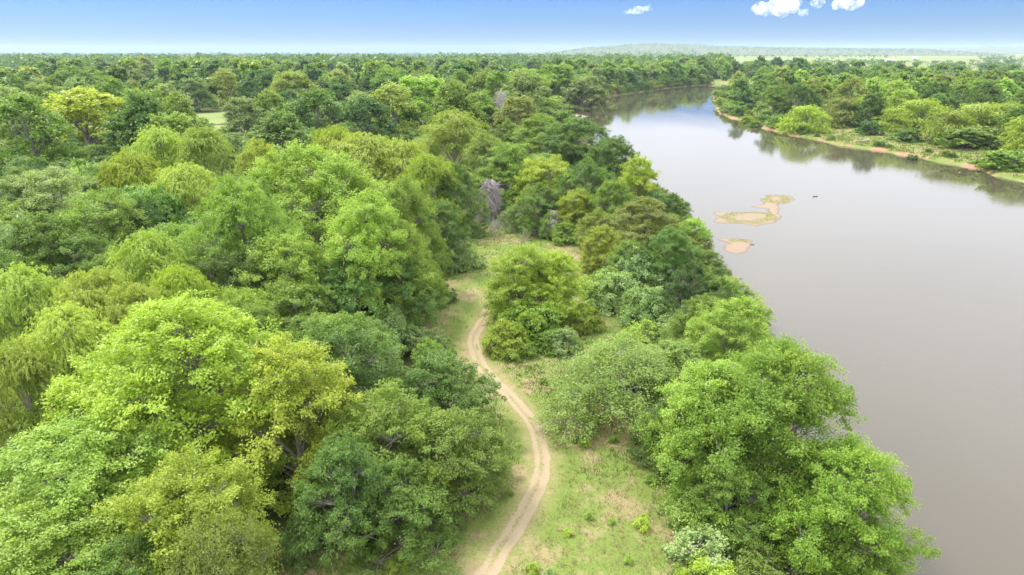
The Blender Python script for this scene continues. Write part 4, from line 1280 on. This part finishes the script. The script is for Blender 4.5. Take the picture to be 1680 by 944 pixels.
# ------------------------------------------------------------------ far farmhouses
M_WALLW = simple_mat('white_siding', (0.70, 0.68, 0.64), (0.80, 0.78, 0.75), 0.5)
M_ROOF = simple_mat('metal_roof', (0.55, 0.52, 0.50), (0.66, 0.63, 0.6), 0.5)
def house(label, x, y, w, d, h):
    root = bpy.data.objects.new('farmhouse', None); COL.objects.link(root); root.location = (x, y, gz(x, y) - 0.2)
    a, b = w / 2, d / 2
    V = [(-a, -b, 0), (a, -b, 0), (a, b, 0), (-a, b, 0), (-a, -b, h), (a, -b, h), (a, b, h), (-a, b, h)]
    link('wall', mesh_from('wall', V, [0, 1, 5, 4, 1, 2, 6, 5, 2, 3, 7, 6, 3, 0, 4, 7], 4, M_WALLW), root)
    e = 0.6; t = h + d * 0.28
    R = [(-a - e, -b - e, h - .2), (a + e, -b - e, h - .2), (a + e, 0, t), (-a - e, 0, t), (a + e, b + e, h - .2), (-a - e, b + e, h - .2)]
    link('roof', mesh_from('roof', R, [0, 1, 2, 3, 3, 2, 4, 5], 4, M_ROOF), root)
    tag(root, label, 'house')
house('long white farm building between the distant pale fields', 1130, 2150, 26, 10, 4.5)
house('small white farmhouse on the distant field edge', 1480, 2650, 16, 10, 5)
house('white farmhouse near the foot of the long hill', 800, 2050, 18, 9, 4.5)

# ------------------------------------------------------------------ clouds: puffs of white vapour far above the land
def cloud_material():
    N = NT('cloud_vapour')
    v = N.n('ShaderNodeVolumePrincipled')
    v.inputs['Color'].default_value = (1, 1, 1, 1); v.inputs['Density'].default_value = 0.0045
    geo = N.n('ShaderNodeNewGeometry')
    N.l(N.rng(N.noise(geo.outputs['Position'], 0.007, 5, 0.62), 0.44, 0.66, 0.0, 0.011), v.inputs['Density'])
    v.inputs['Anisotropy'].default_value = 0.0
    N.l(v.outputs[0], N.out.inputs['Volume'])
    return N.m
M_CLOUD = cloud_material()
def cloud(label, puffs, dist, seed):
    """puffs: photo pixels and radius in pixels of each billow; the layer stands at dist metres"""
    r = np.random.default_rng(seed)
    bm = bmesh.new()
    for (u, v, rad) in puffs:
        d = ray(u, v); t = dist / d[1]
        c = Vector((d[0] * t, dist + r.normal() * 150, CAM_H + d[2] * t)); R = rad * dist / F_PX
        mm = bmesh.ops.create_icosphere(bm, subdivisions=3, radius=R)
        for vv in mm['verts']:
            k = vv.co / R
            q = 1 + 0.16 * math.sin(4 * k.x + u) * math.sin(5 * k.z + v) + 0.12 * math.sin(9 * k.x + v) * math.sin(8 * k.z + u + k.y * 4)
            vv.co = Vector((vv.co.x * q * 1.5, vv.co.y * q, vv.co.z * q * 1.05)) + c
    me = bpy.data.meshes.new('cloud'); bm.to_mesh(me); bm.free(); me.materials.append(M_CLOUD)
    o = link('cloud', me)
    rm = o.modifiers.new('join', 'REMESH'); rm.mode = 'VOXEL'; rm.voxel_size = 30
    tag(o, label, 'cloud')
D = 14000
cloud('puffy white cloud, the largest in the blue sky', [(1250, 14, 10), (1262, 16, 9), (1275, 13, 12), (1290, 10, 12), (1301, 6, 9), (1243, 17, 6), (1280, 22, 7), (1321, 20, 6), (1294, 0, 9)], D, 1)
cloud('small slanting white cloud apart from the others', [(1028, 21, 4), (1037, 19, 5), (1047, 17, 6), (1056, 14, 6), (1064, 12, 4)], D, 2)
cloud('white cloud cut off by the top of the sky', [(1352, 4, 8), (1365, 1, 9), (1380, 6, 9), (1394, 8, 9), (1404, 5, 8)], D, 3)

# ------------------------------------------------------------------ haze
def haze_box():
    N = NT('pale_air')
    v = N.n('ShaderNodeVolumePrincipled')
    v.inputs['Color'].default_value = (0.55, 0.70, 0.98, 1)
    v.inputs['Density'].default_value = 0.00006
    N.l(v.outputs[0], N.out.inputs['Volume'])
    a, y0, y1, z0, z1 = 12050, -350, 13050, -6.5, 135
    V = [(-a, y0, z0), (a, y0, z0), (a, y1, z0), (-a, y1, z0), (-a, y0, z1), (a, y0, z1), (a, y1, z1), (-a, y1, z1)]
    F = [0, 3, 2, 1, 4, 5, 6, 7, 0, 1, 5, 4, 1, 2, 6, 5, 2, 3, 7, 6, 3, 0, 4, 7]
    tag(link('haze', mesh_from('haze', V, F, 4, N.m)), 'thin pale blue haze in the air over the land', 'haze', kind='stuff')
haze_box()
